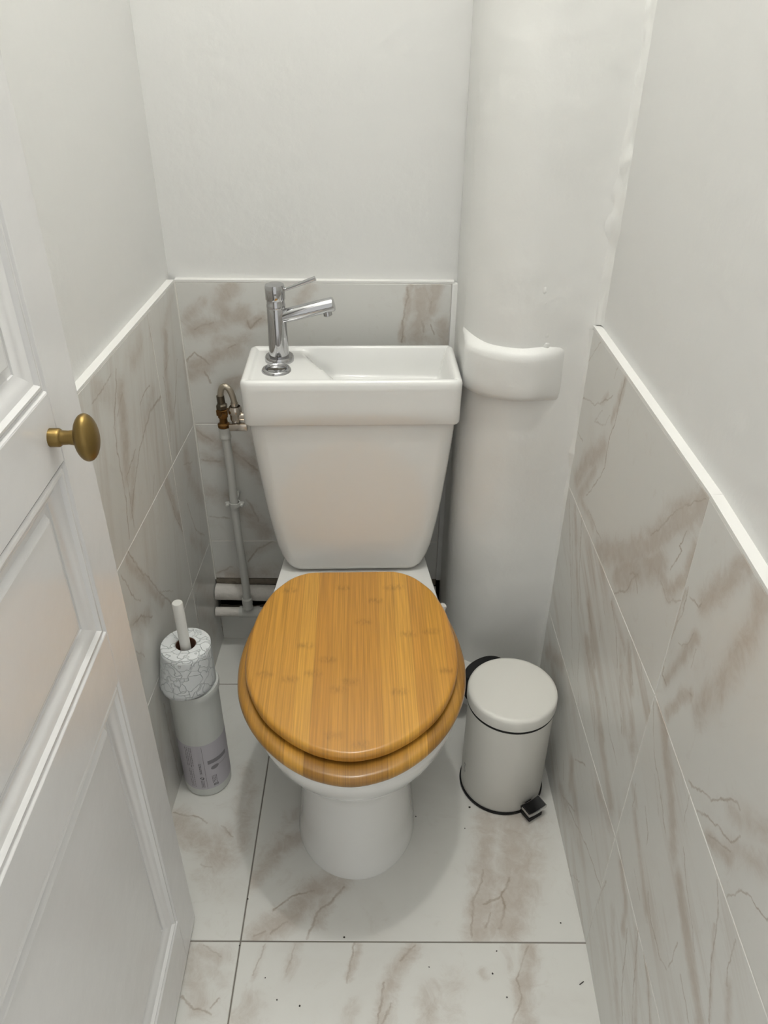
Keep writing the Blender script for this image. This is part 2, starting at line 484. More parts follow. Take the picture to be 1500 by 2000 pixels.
V['RM_far'] = ([(R1, [(340, 1650), (360, 1900), (370, 2000)], 45, .8), (R1, [(265, 1120), (285, 1650)], 34, .7), (R2, [(310, 20), (360, 300), (390, 560), (440, 860)], 62, .95),
                (R2, [(525, 40), (540, 260)], 50, .8), (R2, [(540, 400), (545, 560)], 60, .65), (R2, [(480, 60), (500, 480)], 40, .5), (R1, [(470, 1640), (540, 1900)], 40, .6)],
               [(R1, [(235, 1080), (240, 1400), (250, 1900)], 9, .8), (R1, [(255, 1130), (250, 1500)], 7, .6), (R1, [(300, 1180), (290, 1500), (300, 1700)], 9, .75),
                (R1, [(420, 1640), (430, 1720)], 8, .6), (R1, [(470, 1640), (490, 1800), (500, 2000)], 10, .75), (R1, [(340, 1650), (360, 1790)], 12, .9), (R1, [(410, 1750), (400, 1860)], 7, .6),
                (R2, [(480, 180), (490, 500)], 8, .7), (R2, [(540, 50), (550, 230)], 12, .7), (R2, [(590, 80), (600, 200)], 8, .6), (R2, [(230, 100), (240, 180)], 7, .6), (R2, [(410, 300), (420, 450), (465, 650)], 10, .7),
                (R2, [(300, 20), (345, 300), (350, 520)], 8, .6), (R2, [(270, 0), (262, 200), (268, 330)], 7, .6)])
V['RB_far'] = ([(R1, [(110, 1930), (190, 2000)], 60, .8), (R2, [(120, 60), (150, 260)], 60, .7), (R2, [(230, 620), (220, 760)], 50, .7), (R2, [(370, 780), (430, 950)], 60, .7), (R2, [(190, 860), (300, 1160)], 60, .35), (R2, [(170, 760), (200, 850)], 50, .6)],
               [(R2, [(190, 640), (190, 720)], 9, .7), (R2, [(250, 620), (300, 660)], 9, .7), (R2, [(180, 800), (250, 900)], 9, .7), (R2, [(200, 830), (250, 960), (330, 1130), (380, 1290)], 9, .7),
                (R2, [(320, 920), (340, 1030)], 8, .6), (R2, [(220, 1220), (270, 1250)], 7, .6), (R2, [(240, 300), (330, 520)], 8, .5)])
V['RT_near'] = ([(R1, [(880, 1600), (790, 1850)], 36, .8), (R1, [(1220, 1420), (1080, 1560), (980, 1650)], 130, .8), (R1, [(1343, 1500), (1250, 1800), (1150, 2000)], 170, .7),
                 (R2, [(880, 0), (720, 210)], 60, .8), (R2, [(1100, 30), (1000, 250), (890, 370)], 130, .75), (R2, [(730, 390), (800, 300), (860, 290)], 50, .8),
                 (R2, [(940, 1040), (1060, 1130)], 60, .8), (R2, [(1060, 900), (1240, 1000)], 100, .6), (R2, [(1050, 1080), (1250, 1170)], 110, .55)],
                [(R1, [(895, 1550), (850, 1720), (800, 1850)], 10, .7), (R1, [(900, 1600), (950, 1660), (970, 1640)], 12, .7), (R1, [(840, 1880), (890, 1900), (920, 1830)], 10, .7),
                 (R2, [(880, 60), (850, 150)], 9, .7), (R2, [(740, 0), (700, 180), (725, 240)], 10, .8), (R2, [(850, 293), (856, 297)], 16, .9),
                 (R2, [(840, 735), (910, 770), (960, 840), (1000, 830), (1090, 850), (1110, 890)], 12, .85), (R2, [(880, 870), (1000, 990), (1060, 1060), (1110, 1030)], 12, .75),
                 (R2, [(1040, 1350), (1100, 1320), (1150, 1340), (1200, 1420), (1253, 1460)], 12, .85), (R2, [(940, 1030), (1060, 1110)], 10, .6)])
V['RM_near'] = ([(R2, [(690, 340), (740, 700), (760, 1090)], 75, .95), (R2, [(560, 900), (600, 1250), (620, 1400)], 55, .7), (R2, [(790, 1250), (820, 1500), (870, 1800), (900, 1990)], 75, .9), (R2, [(1045, 1800), (1050, 2000)], 60, .7), (R2, [(970, 1500), (960, 1990)], 30, .6), (R2, [(540, 740), (570, 860)], 40, .5)],
                [(R2, [(655, 320), (665, 600), (700, 860), (720, 1000)], 9, .8), (R2, [(560, 740), (545, 860)], 8, .6), (R2, [(610, 860), (630, 1000), (620, 1060)], 9, .75), (R2, [(660, 690), (680, 900)], 8, .5),
                 (R2, [(560, 1180), (590, 1350)], 8, .6), (R2, [(630, 1330), (650, 1500), (690, 1660), (720, 1710)], 11, .85), (R2, [(780, 1560), (730, 1690)], 10, .75),
                 (R2, [(830, 1290), (860, 1480), (870, 1620)], 9, .6), (R2, [(990, 1240), (990, 1450), (960, 1700), (950, 1990)], 13, .85), (R2, [(820, 1090), (830, 1290)], 8, .6),
                 (R2, [(1085, 1560), (1045, 1700), (1040, 1800)], 10, .7), (R2, [(800, 1740), (840, 1990)], 12, .7), (R2, [(850, 800), (820, 960)], 8, .6)])
V['RB_near'] = ([(R2, [(490, 1150), (515, 1350), (500, 1500)], 55, .85), (R2, [(440, 1400), (470, 1990)], 60, .55), (R2, [(570, 1500), (560, 1990)], 40, .5), (R2, [(620, 1600), (640, 1990)], 40, .6)],
                [(R2, [(410, 1250), (350, 1400)], 9, .6), (R2, [(520, 1500), (500, 1760), (490, 2000)], 12, .85), (R2, [(575, 1500), (555, 1800), (545, 2000)], 11, .8), (R2, [(600, 1580), (630, 1800), (640, 2000)], 12, .8)])
V['LT_near'] = ([(L6, [(240, 560), (260, 800), (270, 1000)], 70, .8), (L6, [(330, 350), (300, 450)], 60, .6), (L6, [(300, 900), (290, 1150)], 50, .6), (L6, [(130, 560), (180, 620)], 80, .5), (L6, [(390, 560), (350, 760)], 40, .4)],
                [(L6, [(215, 480), (205, 750), (245, 980), (280, 1290)], 11, .9), (L6, [(240, 580), (220, 700)], 8, .7), (L6, [(380, 550), (330, 640)], 8, .7), (L6, [(440, 590), (380, 680), (330, 850), (300, 1050), (290, 1150)], 10, .85),
                 (L6, [(310, 860), (265, 1000), (300, 1230)], 8, .75), (L6, [(100, 640), (150, 580), (190, 500)], 9, .7), (L6, [(400, 980), (390, 1080)], 7, .6), (L6, [(375, 260), (400, 420)], 7, .6), (L6, [(420, 500), (430, 420)], 7, .6)])
V['LT_far'] = ([(L6, [(450, 300), (460, 520), (480, 700)], 50, .85), (L6, [(540, 350), (560, 600)], 40, .6), (L6, [(480, 120), (440, 300)], 50, .5)],
               [(L6, [(510, 430), (500, 600), (490, 720)], 8, .7), (L6, [(440, 500), (470, 720), (480, 830)], 8, .75), (L6, [(470, 400), (450, 480)], 7, .6)])
V['LM_far'] = ([(L6, [(550, 890), (570, 1000), (630, 1100)], 60, .7), (L6, [(580, 1280), (640, 1350)], 50, .5)],
               [(L6, [(560, 1130), (600, 1250), (640, 1280)], 9, .7), (L6, [(540, 930), (580, 920)], 8, .5)])
V['LM_near'] = ([(L6, [(455, 1020), (540, 1250)], 44, .85), (L6, [(260, 1390), (360, 1500), (440, 1590)], 46, .7), (L6, [(300, 1700), (370, 1660)], 60, .7), (L6, [(340, 1700), (330, 1850)], 70, .5)],
                [(L6, [(450, 1030), (500, 1180), (560, 1290)], 9, .7), (L6, [(265, 1350), (340, 1450), (400, 1520), (480, 1600)], 10, .8), (L6, [(235, 1470), (290, 1560), (330, 1590)], 9, .75),
                 (L6, [(300, 1700), (330, 1660), (390, 1660)], 9, .7), (L6, [(310, 1830), (350, 1860)], 9, .7), (L6, [(420, 1540), (490, 1540)], 6, .5)])
V['LB_far'] = ([(L6, [(600, 1500), (690, 1600)], 60, .5), (L6, [(620, 1640), (690, 1720)], 60, .5)], [(L6, [(600, 1560), (610, 1700)], 8, .6)])
V['LB_near'] = ([((0, 0, 1), [(330, 1390), (345, 1480)], 14, .6)], [((0, 0, 1), [(320, 1380), (350, 1520)], 4, .6)])
V['B_top'] = ([(BK, [(880, 120), (680, 380), (860, 540), (1000, 500)], 190, .85), (BK, [(750, 640), (300, 760)], 180, .7), (BK, [(350, 1250), (600, 1160), (930, 960)], 170, .85), (BK, [(300, 1380), (520, 1270)], 150, .8), (BK, [(1130, 640), (1290, 600)], 110, .8),
               (BK, [(760, 1560), (1010, 1440)], 130, .9), (BK, [(230, 600), (450, 350)], 120, .6), (BK, [(700, 900), (1100, 850)], 160, .6), (BR, [(390, 120), (340, 600), (230, 1200)], 100, .8), (BR, [(600, 300), (600, 700), (480, 1100)], 300, .9), (BR, [(850, 150), (800, 600)], 200, .9), (BR, [(980, 900), (1000, 1200)], 200, .8),
               (BR, [(400, 1100), (1000, 1150)], 150, .7), ((0, 0, 1), [(605, 560), (580, 590)], 16, .6)],
              [(BK, [(640, 640), (470, 680), (340, 760)], 22, .6), (BK, [(250, 1170), (350, 1060), (540, 1200)], 22, .7), (BK, [(500, 1330), (590, 1470)], 22, .7), (BK, [(940, 970), (850, 1000)], 24, .6), (BK, [(1090, 580), (1130, 690), (1280, 560)], 24, .7),
               (BR, [(350, 200), (310, 600), (190, 1180)], 34, .75), (BR, [(800, 450), (760, 620)], 30, .7), (BR, [(760, 870), (830, 1050)], 30, .7), (BR, [(600, 800), (620, 1000)], 30, .5)])
V['B_mid'] = ([(L6, [(600, 780), (710, 830)], 50, .8), (L6, [(780, 870), (880, 950)], 60, .8), (L6, [(630, 1050), (760, 1090)], 60, .6), (L6, [(850, 1160), (930, 1260)], 70, .7), (L6, [(650, 900), (760, 930)], 50, .5), (L6, [(860, 780), (930, 1000)], 60, .5)],
              [(L6, [(590, 750), (680, 820)], 9, .7), (L6, [(770, 860), (890, 960)], 9, .7), (L6, [(630, 910), (720, 920)], 8, .6), (L6, [(670, 1180), (760, 1190)], 8, .6), (L6, [(840, 1100), (900, 1200)], 9, .6)])
V['B_low'] = ([(L6, [(720, 1480), (960, 1450)], 80, .6), (L6, [(850, 1360), (980, 1300)], 50, .5)], [(L6, [(700, 1460), (770, 1420)], 9, .7), (L6, [(850, 1400), (900, 1340), (980, 1290)], 9, .7)])
V['F_main'] = ([(FL, [(290, 420), (370, 330), (440, 270)], 66, .75), (FL, [(300, 610), (420, 530), (500, 450), (590, 420)], 90, .85), (FL, [(330, 340), (440, 190)], 60, .4), (FL, [(560, 430), (510, 560)], 50, .6),
                (FL, [(1100, 220), (1090, 400), (1060, 610)], 80, .85), (FL, [(1190, 210), (1200, 400), (1160, 580)], 130, .9), (FL, [(1070, 480), (1080, 620)], 70, .7), (FL, [(1280, 220), (1240, 480)], 90, .5)],
               [(FL, [(600, 440), (560, 490), (520, 520), (490, 580), (480, 625)], 7, .95), (FL, [(495, 460), (430, 480), (360, 530)], 7, .85), (FL, [(330, 600), (290, 615)], 6, .7), (FL, [(1080, 390), (1045, 500), (1045, 620)], 6, .7),
                (FL, [(1175, 420), (1140, 480), (1155, 520), (1140, 590)], 8, 1.), (FL, [(1140, 480), (1080, 510)], 6, .8), (FL, [(1105, 540), (1090, 585)], 6, .8), (FL, [(410, 570), (350, 610)], 6, .6)])
V['F_front'] = ([(FL, [(330, 650), (290, 750)], 22, .5), (FL, [(440, 640), (410, 740)], 44, .45), (FL, [(650, 645), (620, 760)], 30, .7), (FL, [(840, 645), (780, 740), (740, 900)], 60, .75), (FL, [(900, 800), (890, 910)], 70, .6), (FL, [(980, 760), (960, 900)], 80, .35),
                 (FL, [(1170, 650), (1160, 720)], 36, .4), (FL, [(1240, 650), (1210, 800), (1230, 915)], 60, .85), (FL, [(290, 840), (240, 915)], 90, .55), (FL, [(640, 870), (600, 1000)], 60, .5), (FL, [(1075, 740), (1080, 750)], 30, .5)],
                [(FL, [(330, 650), (290, 750)], 5, .5), (FL, [(640, 645), (615, 770)], 6, .8), (FL, [(850, 640), (800, 700)], 7, .7), (FL, [(750, 780), (720, 915)], 7, .85), (FL, [(770, 850), (740, 910)], 7, .8), (FL, [(1235, 660), (1200, 760), (1220, 830), (1185, 910)], 6, .7), (FL, [(435, 645), (405, 745)], 5, .4)])
V['F_left'] = ([(FL, [(30, 230), (120, 290), (170, 350)], 110, .75), (FL, [(260, 40), (265, 150), (250, 300)], 60, .6), (FL, [(110, 400), (190, 460)], 90, .35), (FL, [(200, 240), (215, 310)], 50, .5)],
               [(FL, [(20, 185), (80, 195), (130, 220)], 6, .8), (FL, [(180, 230), (220, 270)], 6, .6), (FL, [(100, 370), (150, 380)], 5, .5)])
V['F_leftfront'] = ([(FL, [(80, 700), (110, 850)], 90, .6), (FL, [(60, 660), (180, 680)], 60, .6), (FL, [(150, 720), (190, 760)], 50, .5)],
                    [(FL, [(50, 820), (90, 860), (140, 880)], 7, .8), (FL, [(140, 860), (170, 830)], 6, .7), (FL, [(120, 650), (180, 680)], 5, .5)])


def mk(key, O, n, rough, seed, **kw):
    b_, l_ = V.get(key, ([], []))
    if key[0] != 'F': kw.setdefault('streak', {'RM': .75, 'RB': .6, 'LT': .55, 'LM': .3, 'LB': .3}.get(key[:2], 0.))
    else: kw.setdefault('soft_k', .30)
    a_, b2 = (((1030 + 310 * .375, 1257), (1030 + 440 * .375, 1572)) if key[0] == 'R' else ((225, 740), (253, 1052)))
    kw.setdefault('sdir', (on_plane(*b2, O, n)[0] - on_plane(*a_, O, n)[0]).normalized())
    return marble('marble_' + key.lower(), segs(O, n, b_, 1.0 if key[0] == 'F' else 1.35), segs(O, n, l_, .95), rough, seed, O=O, n=n, **kw)


ROW = ((0, .3), (.3, .6), (.6, .9))
WR = .30
sd = 1
lenL = (LN - LB).length
jl1, jl2 = (YB - 1.30) / math.cos(math.atan(KL)), (YB - .70) / math.cos(math.atan(KL))
for (z0, z1), nm in zip(ROW, 'BMT'):
    for u0, u1, cn in ((0, jl1, 'far'), (jl1, jl2, 'near'), (jl2, lenL, 'door')):
        sd += 1
        tile(wall_left, LB, nL, dL, u0, u1, z0 + .0005, min(z1, .8985), mk('L%s_%s' % (nm, cn), LB, nL, WR, sd))
dB = Vector((1, 0, 0)); wB = XBR - XL
for z0, z1, nm in ((0, .09, 'foot'), (.19, .3, 'low'), (.3, .6, 'mid'), (.6, .8985, 'top')):
    sd += 1
    tile(wall_back, LB, nB, dB, 0, wB, z0 + .0005, z1, mk('B_' + nm, LB, nB, WR, sd))
lenF = (RMID - RB).length; jf = lenF - .60; lenN = (RN - RMID).length
for (z0, z1), nm in zip(ROW, 'BMT'):
    sd += 1
    tile(wall_right, RB, nF, dF, .15, lenF, z0 + .0005, min(z1, .8985), mk('R%s_far' % nm, RB, nF, WR, sd))
    sd += 1
    tile(wall_right, RMID, nN, dN, 0, .60, z0 + .0005, min(z1, .8985), mk('R%s_near' % nm, RMID, nN, WR, sd))
    sd += 1
    tile(wall_right, RMID, nN, dN, .60, lenN, z0 + .0005, min(z1, .8985), mk('R%s_door' % nm, RMID, nN, WR, sd))


def floor_tile(x0, x1, y0, y1, mat):
    g = .0012; c = .0009
    x0 += g; x1 -= g; y0 += g; y1 -= g
    bm = B(); rings = []
    for k, z in ((0, -.009), (0, -c), (c, 0)):
        rings.append([Vector(p) for p in ((x0 + k, y0 + k, z), (x1 - k, y0 + k, z), (x1 - k, y1 - k, z), (x0 + k, y1 - k, z))])
    loft(bm, rings, cap0=True, cap1=True)
    return obj('tile', bm, mat, floor, smooth=False, loc=((x0 + x1) / 2, (y0 + y1) / 2, 0))


FB = (.74, .735, .70); O0 = Vector((0, 0, 0))
for x0, x1, y0, y1, key in ((XJ, .3659, Y1, Y1 + .6, 'F_main'), (XJ, .3659, Y1 - .6, Y1, 'F_front'), (XJ - .185, XJ, Y1, Y1 + .6, 'F_left'), (XJ - .205, XJ, Y1 - .6, Y1, 'F_leftfront'),
                            (XJ - .17, XJ, Y1 + .6, YB + .01, 'F_backleft'), (XJ, .3659, Y1 + .6, YB + .01, 'F_back'), (XJ, .3659, Y1 - 1.2, Y1 - .6, 'F_sill'), (XJ - .21, XJ, Y1 - 1.2, Y1 - .6, 'F_sillleft')):
    sd += 1
    floor_tile(x0, x1, y0, y1, mk(key, O0, UPV, .28, sd, base=FB, amb=.18))

# ------------------------------------------------------------------ soil pipe column
PC = Vector((.2525, 1.354)); PR = .1105


def column_profile(off, right_end, hub=False):
    """plan outline from the back wall round the pipe to the right wall"""
    ob = off if not hub else -.003
    pts = [(PC.x - PR - ob, YB + LEDGE - .001), (PC.x - PR - ob, YB - .03), (PC.x - PR - ob, YB - .07)]
    for i in range(21):
        a = math.pi + (math.pi / 2) * i / 20
        o = off if not hub else (-.003 + (off + .003) * smoothstep(.0, .24, i / 20))
        pts.append((PC.x + math.cos(a) * (PR + o), PC.y + math.sin(a) * (PR + o)))
    if hub: pts = [(max(x, .1425), y) for x, y in pts]
    yf = PC.y - PR
    for i in range(1, 11):
        k = i / 10
        pts.append((PC.x + (right_end - PC.x) * k, (yf - off * (1 - smoothstep(.0, .85, k)) + .006 * smoothstep(.55, .9, k)) if hub else (yf - .004 * smoothstep(.8, 1, k))))
    return pts


soil = thing('soil_pipe', 'white painted soil pipe column in the corner right of the cistern', 'pipe', (PC.x, PC.y, 0))
bm = B(); rings = []
nzs = 150
for k in range(nzs + 1):
    z = CEIL * k / nzs
    right_end = right_x(PC.y - PR) + (LEDGE - .001 if z > .9 else -.0005)
    ring = []
    for i, (x, y) in enumerate(column_profile(0, right_end)):
        d = Vector((x - PC.x - .03, y - PC.y - .03, 0)).normalized()
        a = .0035 * noise.noise(Vector((x * 7, y * 7, z * 5))) + .0012 * noise.noise(Vector((x * 30, y * 30, z * 26)))
        if i < 2 or i > 31: a = 0
        ring.append(Vector((x - PC.x, y - PC.y, z)) + d * a)
    rings.append(ring)
loft(bm, rings, close=False)
obj('shaft', bm, 'lumpy', soil, angle=70)
# hub collar
bm = B(); rings = []
prof = [(.764, -.004), (.767, .006), (.771, .0145), (.78, .0175), (.80, .0180), (.825, .0180), (.842, .0185), (.850, .0175), (.856, .013), (.860, .005), (.865, -.003)]
for z, o in prof:
    ring = []
    for i, (x, y) in enumerate(column_profile(o, right_x(PC.y - PR) - .012, True)):
        a = .0016 * noise.noise(Vector((x * 22, y * 22, z * 16)))
        d = Vector((x - PC.x - .03, y - PC.y - .03, 0)).normalized()
        ring.append(Vector((x - PC.x, y - PC.y, z + .004 * noise.noise(Vector((x * 16, y * 9, 3.))))) + d * a)
    rings.append(ring)
loft(bm, rings, close=False)
obj('collar', bm, 'lumpy', soil, angle=60)['label'] = 'swollen hub collar with a bright upper lip'
# drips of old filler down the front of the column
for k, (u, v, r) in enumerate([(1064, 567, 5), (1066, 592, 4), (1068, 612, 4.5), (1069, 634, 4), (1068, 655, 5), (1067, 676, 7), (1080, 694, 9), (1090, 704, 7), (1075, 688, 8)]):
    p = at(u, v, 'y', PC.y - PR + .001)
    bm = B(); bmesh.ops.create_icosphere(bm, subdivisions=2, radius=1)
    s = r * .00105
    for vv in bm.verts:
        q = vv.co * (1 + .35 * noise.noise(vv.co * 1.7 + Vector((k, 0, 0))))
        vv.co = Vector((q.x * s * .8 + p.x - PC.x, q.y * s * .5 + p.y - PC.y, q.z * s * 1.2 + p.z))
    obj('filler_lump', bm, 'lumpy', soil)

# lumpy caulk bead in the corner between column and right wall, above the tiling
bm = B(); rings = []
cx, cyy = right_x(PC.y - PR) + LEDGE, PC.y - PR - .004
for k in range(260):
    z = .904 + (CEIL - .904) * k / 259
    ring = []
    lump = 1.0 * max(0, 1 - abs(z - 1.06) / .025) + .6 * max(0, 1 - abs(z - 1.10) / .03) + .35 * max(0, 1 - abs(z - 1.15) / .05)
    for i in range(9):
        t = i / 8
        r = .0135 + .0085 * lump
        a = (1 - t) * math.pi + t * 1.5 * math.pi
        base = Vector((cx - .0005 + math.cos(a) * r, cyy + .001 + math.sin(a) * r, z))
        # concave fillet from column face to wall face
        x = cx + .001 - r * (1 - t) ** 1.6; y = cyy + .003 - r * t ** 1.6
        nn = noise.noise(Vector((t * 2.5, z * 30, 1.))) * .0035 + noise.noise(Vector((t * 3, z * 75, 7.))) * .0034 * (.35 + lump)
        d = Vector((-.7, -.7, 0))
        ring.append(Vector((x, y, z)) + d * (nn + .002) * math.sin(math.pi * t) ** .6)
    rings.append(ring)
loft(bm, rings, close=False)
struct(obj('trim_4', bm, 'lumpy', angle=75))
# thin plaster seam between column and right-hand tiles
bm = B(); rings = []
for k in range(120):
    z = .002 + .895 * k / 119
    wv = .0045 + .002 * noise.noise(Vector((3., z * 25, 0))) + (.004 * max(0, 1 - abs(z - .665) / .02))
    x0 = right_x(PC.y - PR); y0 = PC.y - PR - .004
    rings.append([Vector((x0 - wv, y0 + .001, z)), Vector((x0 - wv * .55, y0 - wv * .35, z)), Vector((x0 + .0006, y0 - wv * 1.1, z))])
loft(bm, rings, close=False)
struct(obj('trim_5', bm, 'lumpy', angle=75))
# filler strip between back tiling and column
bm = B(); box(bm, (XBR + .0005, YB - .002, .19), (PC.x - PR + .004, YB + .012, .8985), .001)
struct(obj('trim_6', bm, 'lumpy'))

# ------------------------------------------------------------------ toilet
TA = .0297
TO = Vector((-.0384, .7587, 0))
toilet = thing('toilet', 'white close coupled toilet with bamboo seat and hand basin cistern', 'toilet', TO, TA)


def tloc(p):
    """world -> toilet frame"""
    d = Vector(p) - TO; c, s = math.cos(-TA), math.sin(-TA)
    return Vector((d.x * c - d.y * s, d.x * s + d.y * c, d.z))


def egg(a, yf, ym, yb, b, nf=26, nb=26, pf=2.0):
    """closed outline: rounded front, tapering to a squared back of half width b"""
    half = []
    for i in range(nf + 1):
        t = math.pi / 2 * i / nf
        half.append((a * math.sin(t) ** (2 / pf), ym - (ym - yf) * math.cos(t) ** (2 / pf)))
    for i in range(1, nb + 1):
        t = i / nb
        half.append((a + (b - a) * smoothstep(0, 1, t), ym + (yb - ym) * t))
    half.append((b * .5, yb))
    pts = half + [(0, yb)] + [(-x, y) for x, y in reversed(half[1:])]
    return pts


def pan_ring(z, a, yf, ym, yb, b, pf=2.0): return [Vector((x, y, z)) for x, y in egg(a, yf, ym, yb, b, pf=pf)]


bm = B()
rings = [pan_ring(0, .112, .071, .20, .60, .115), pan_ring(.006, .1125, .071, .20, .60, .115), pan_ring(.02, .1085, .0765, .20, .60, .112), pan_ring(.06, .104, .083, .20, .60, .11), pan_ring(.12, .1005, .088, .20, .60, .11),
         pan_ring(.18, .1005, .089, .20, .60, .11), pan_ring(.205, .104, .084, .20, .60, .112), pan_ring(.225, .111, .074, .20, .605, .118), pan_ring(.245, .121, .059, .20, .605, .120), pan_ring(.27, .138, .037, .198, .615, .125),
         pan_ring(.295, .153, .018, .198, .625, .132), pan_ring(.32, .165, .003, .198, .635, .138), pan_ring(.345, .173, -.008, .198, .64, .141), pan_ring(.365, .178, -.014, .198, .645, .143),
         pan_ring(.376, .179, -.0155, .198, .645, .143), pan_ring(.383, .176, -.012, .198, .642, .140), pan_ring(.3845, .168, -.003, .198, .635, .134)]
R = loft(bm, rings, cap0=True)
# rim, well and deck
inner = [Vector((x * .80, max(y * .82 + .035, -1), .3845)) for x, y in egg(.164, -.001, .19, .40, .12)]
inner2 = [Vector((p.x * .95, p.y * .95 + .01, .365)) for p in inner]
inner3 = [Vector((p.x * .6, (p.y - .2) * .6 + .22, .22)) for p in inner]
ri = [[bm.verts.new(p) for p in r] for r in (inner, inner2, inner3)]
n = len(ri[0])
prev = R[-1]
for cur in ri:
    for i in range(n):
        j = (i + 1) % n; bm.faces.new((prev[i], prev[j], cur[j], cur[i]))
    prev = cur
bm.faces.new(prev)
obj('pan', bm, 'ceramic', toilet, angle=50)


def seat_outline(a, yf, ym, yb, flat, n=72):
    """seat shape: elliptical front, rounder shoulders and a flat back edge"""
    pts = []
    for i in range(n):
        t = 2 * math.pi * i / n
        c, s = math.cos(t), math.sin(t)
        if c >= 0:   # front
            x = a * math.copysign(abs(s) ** .97, s); y = ym - (ym - yf) * c ** .97
        else:
            rb = (yb - ym) / math.sqrt(1 - flat ** 2) if flat < 1 else 1
            q = -c
            x = a * math.copysign(abs(s) ** .92, s); y = ym + rb * q
            if y > yb - .004:
                k = (y - (yb - .004)) / max(rb - (yb - .004 - ym), 1e-6)
                y = yb - .004 + .004 * math.sin(min(1, k * 3) * math.pi / 2)
        pts.append((x, y))
    return pts


def inset(pts, d):
    n = len(pts); out = []
    for i in range(n):
        p0, p1, p2 = Vector(pts[i - 1]), Vector(pts[i]), Vector(pts[(i + 1) % n])
        t = (p2 - p0); t = t.normalized() if t.length > 1e-9 else Vector((1, 0))
        nn = Vector((-t.y, t.x))
        c = Vector((0, .2)) - p1
        if nn.dot(c) < 0: nn = -nn
        out.append(p1 + nn * d)
    return out


ctr_y = .2


def board(bm, pts, z0, z1, r, hole=None):
    prof = []
    for i in range(5):
        t = math.pi / 2 * i / 4; prof.append((r * (1 - math.sin(t)) * .6, z0 + r * .6 * (1 - math.cos(t))))
    prof = prof[::1]
    prof = [(r * .5, z0), (r * .15, z0 + r * .15), (0, z0 + r * .5)]
    for i in range(6):
        t = math.pi / 2 * i / 5; prof.append((r * (1 - math.cos(t)), z1 - r + r * math.sin(t)))
    rings = [[Vector((p.x, p.y, z)) for p in inset(pts, d)] for d, z in prof]
    if hole:
        for d, z in ((-r, z1), (-.3 * r, z1 - .3 * r), (0, z1 - r), (0, z0)):
            rings.append([Vector((p.x, p.y, z)) for p in inset(hole, d)])
        rings.append(rings[0])
        loft(bm, rings)
    else:
        loft(bm, rings, cap0=True, cap1=True)


LIDTOP = .4275; SEATTOP = .4045
K8 = (440, 1080, 1 / 3)
knots = []
for x, y in ((375, 220), (690, 205), (970, 205), (1000, 200), (880, 280), (810, 405), (1075, 475), (1205, 460), (470, 545), (600, 625), (235, 710), (375, 740), (515, 705), (730, 755), (660, 800), (1020, 815), (795, 1125), (640, 1070), (1300, 690)):
    p = tloc(at(440 + x / 3, 1080 + y / 3, 'z', LIDTOP)); p.z = LIDTOP
    knots.append((p - Vector((.007, 0, 0)), p + Vector((.007, 0, 0)), .013, 1.0))
M['bamboo_lid'] = bamboo('bamboo_lid_strips', knots, tone=1.08)
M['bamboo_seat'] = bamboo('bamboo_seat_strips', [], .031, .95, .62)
def outline_from(half, n=4, cx=-.003):
    """half outline (x, y) front to back -> smooth closed outline"""
    full = half + [(-x, y) for x, y in reversed(half) if x > 1e-6]
    out = []; m = len(full)
    for k in range(m):
        p0, p1, p2, p3 = (Vector(full[(k + d) % m]) for d in (-1, 0, 1, 2))
        for q in range(n):
            t = q / n
            p = .5 * ((2 * p1) + (p2 - p0) * t + (2 * p0 - 5 * p1 + 4 * p2 - p3) * t * t + (3 * p1 - p0 - 3 * p2 + p3) * t ** 3)
            out.append((p.x + cx, p.y))
    return out


lid_pts = outline_from([(0, -.0015), (.045, .0075), (.082, .0275), (.113, .053), (.137, .081), (.1565, .117), (.170, .154), (.1765, .189), (.178, .223), (.176, .268), (.168, .321), (.1525, .370), (.1365, .397), (.1135, .423), (.085, .4375), (.060, .4395), (.030, .4395), (0, .4395)])
seat_pts = outline_from([(0, -.0280), (.047, -.0185), (.086, .002), (.121, .032), (.149, .067), (.170, .105), (.184, .144), (.1905, .182), (.1925, .222), (.188, .272), (.177, .325), (.158, .374), (.140, .400), (.116, .425), (.085, .4385), (.060, .4400), (.030, .4400), (0, .4400)])
hole_pts = [(x * .6, (y - .2) * .62 + .20) for x, y in seat_pts]
bm = B(); board(bm, lid_pts, LIDTOP - .0175, LIDTOP, .0075); obj('lid', bm, 'bamboo_lid', toilet, angle=50)['label'] = 'closed bamboo lid of glued lengthwise strips'
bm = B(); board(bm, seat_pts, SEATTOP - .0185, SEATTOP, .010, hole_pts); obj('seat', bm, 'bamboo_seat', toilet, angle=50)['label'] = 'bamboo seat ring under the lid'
for sx in (-1, 1):
    bm = B(); lathe(bm, [(0, 0), (.008, 0), (.008, .0055), (0, .0055)], (sx * .13, .12, SEATTOP), n=16); obj('bumper', bm, 'rubber', toilet)
for sx in (-1, 1):
    bm = B(); tube(bm, [(sx * .055, .448, .3995), (sx * .10, .448, .3995)], .0065); lathe(bm, [(.012, 0), (.012, .004), (.007, .006), (.007, .016)], (sx * .078, .448, .3835), n=20); obj('hinge', bm, 'chrome', toilet)
bm = B(); lathe(bm, [(.008, 0), (.008, .009), (.006, .012), (0, .013)], tloc(at(862, 1190, 'z', .33)), axis=(.3, 0, 1), n=20); obj('fixing_cap', bm, 'rubber', toilet)


def rrect(w, y0, y1, r, z, n=8, cx=0.):
    pts = []
    for cxx, cyy, a0 in ((w - r, y1 - r, 0), (-w + r, y1 - r, 90), (-w + r, y0 + r, 180), (w - r, y0 + r, 270)):
        for i in range(n + 1):
            a = math.radians(a0 + 90 * i / n); pts.append(Vector((cx + cxx + r * math.cos(a), cyy + r * math.sin(a), z)))
    return pts


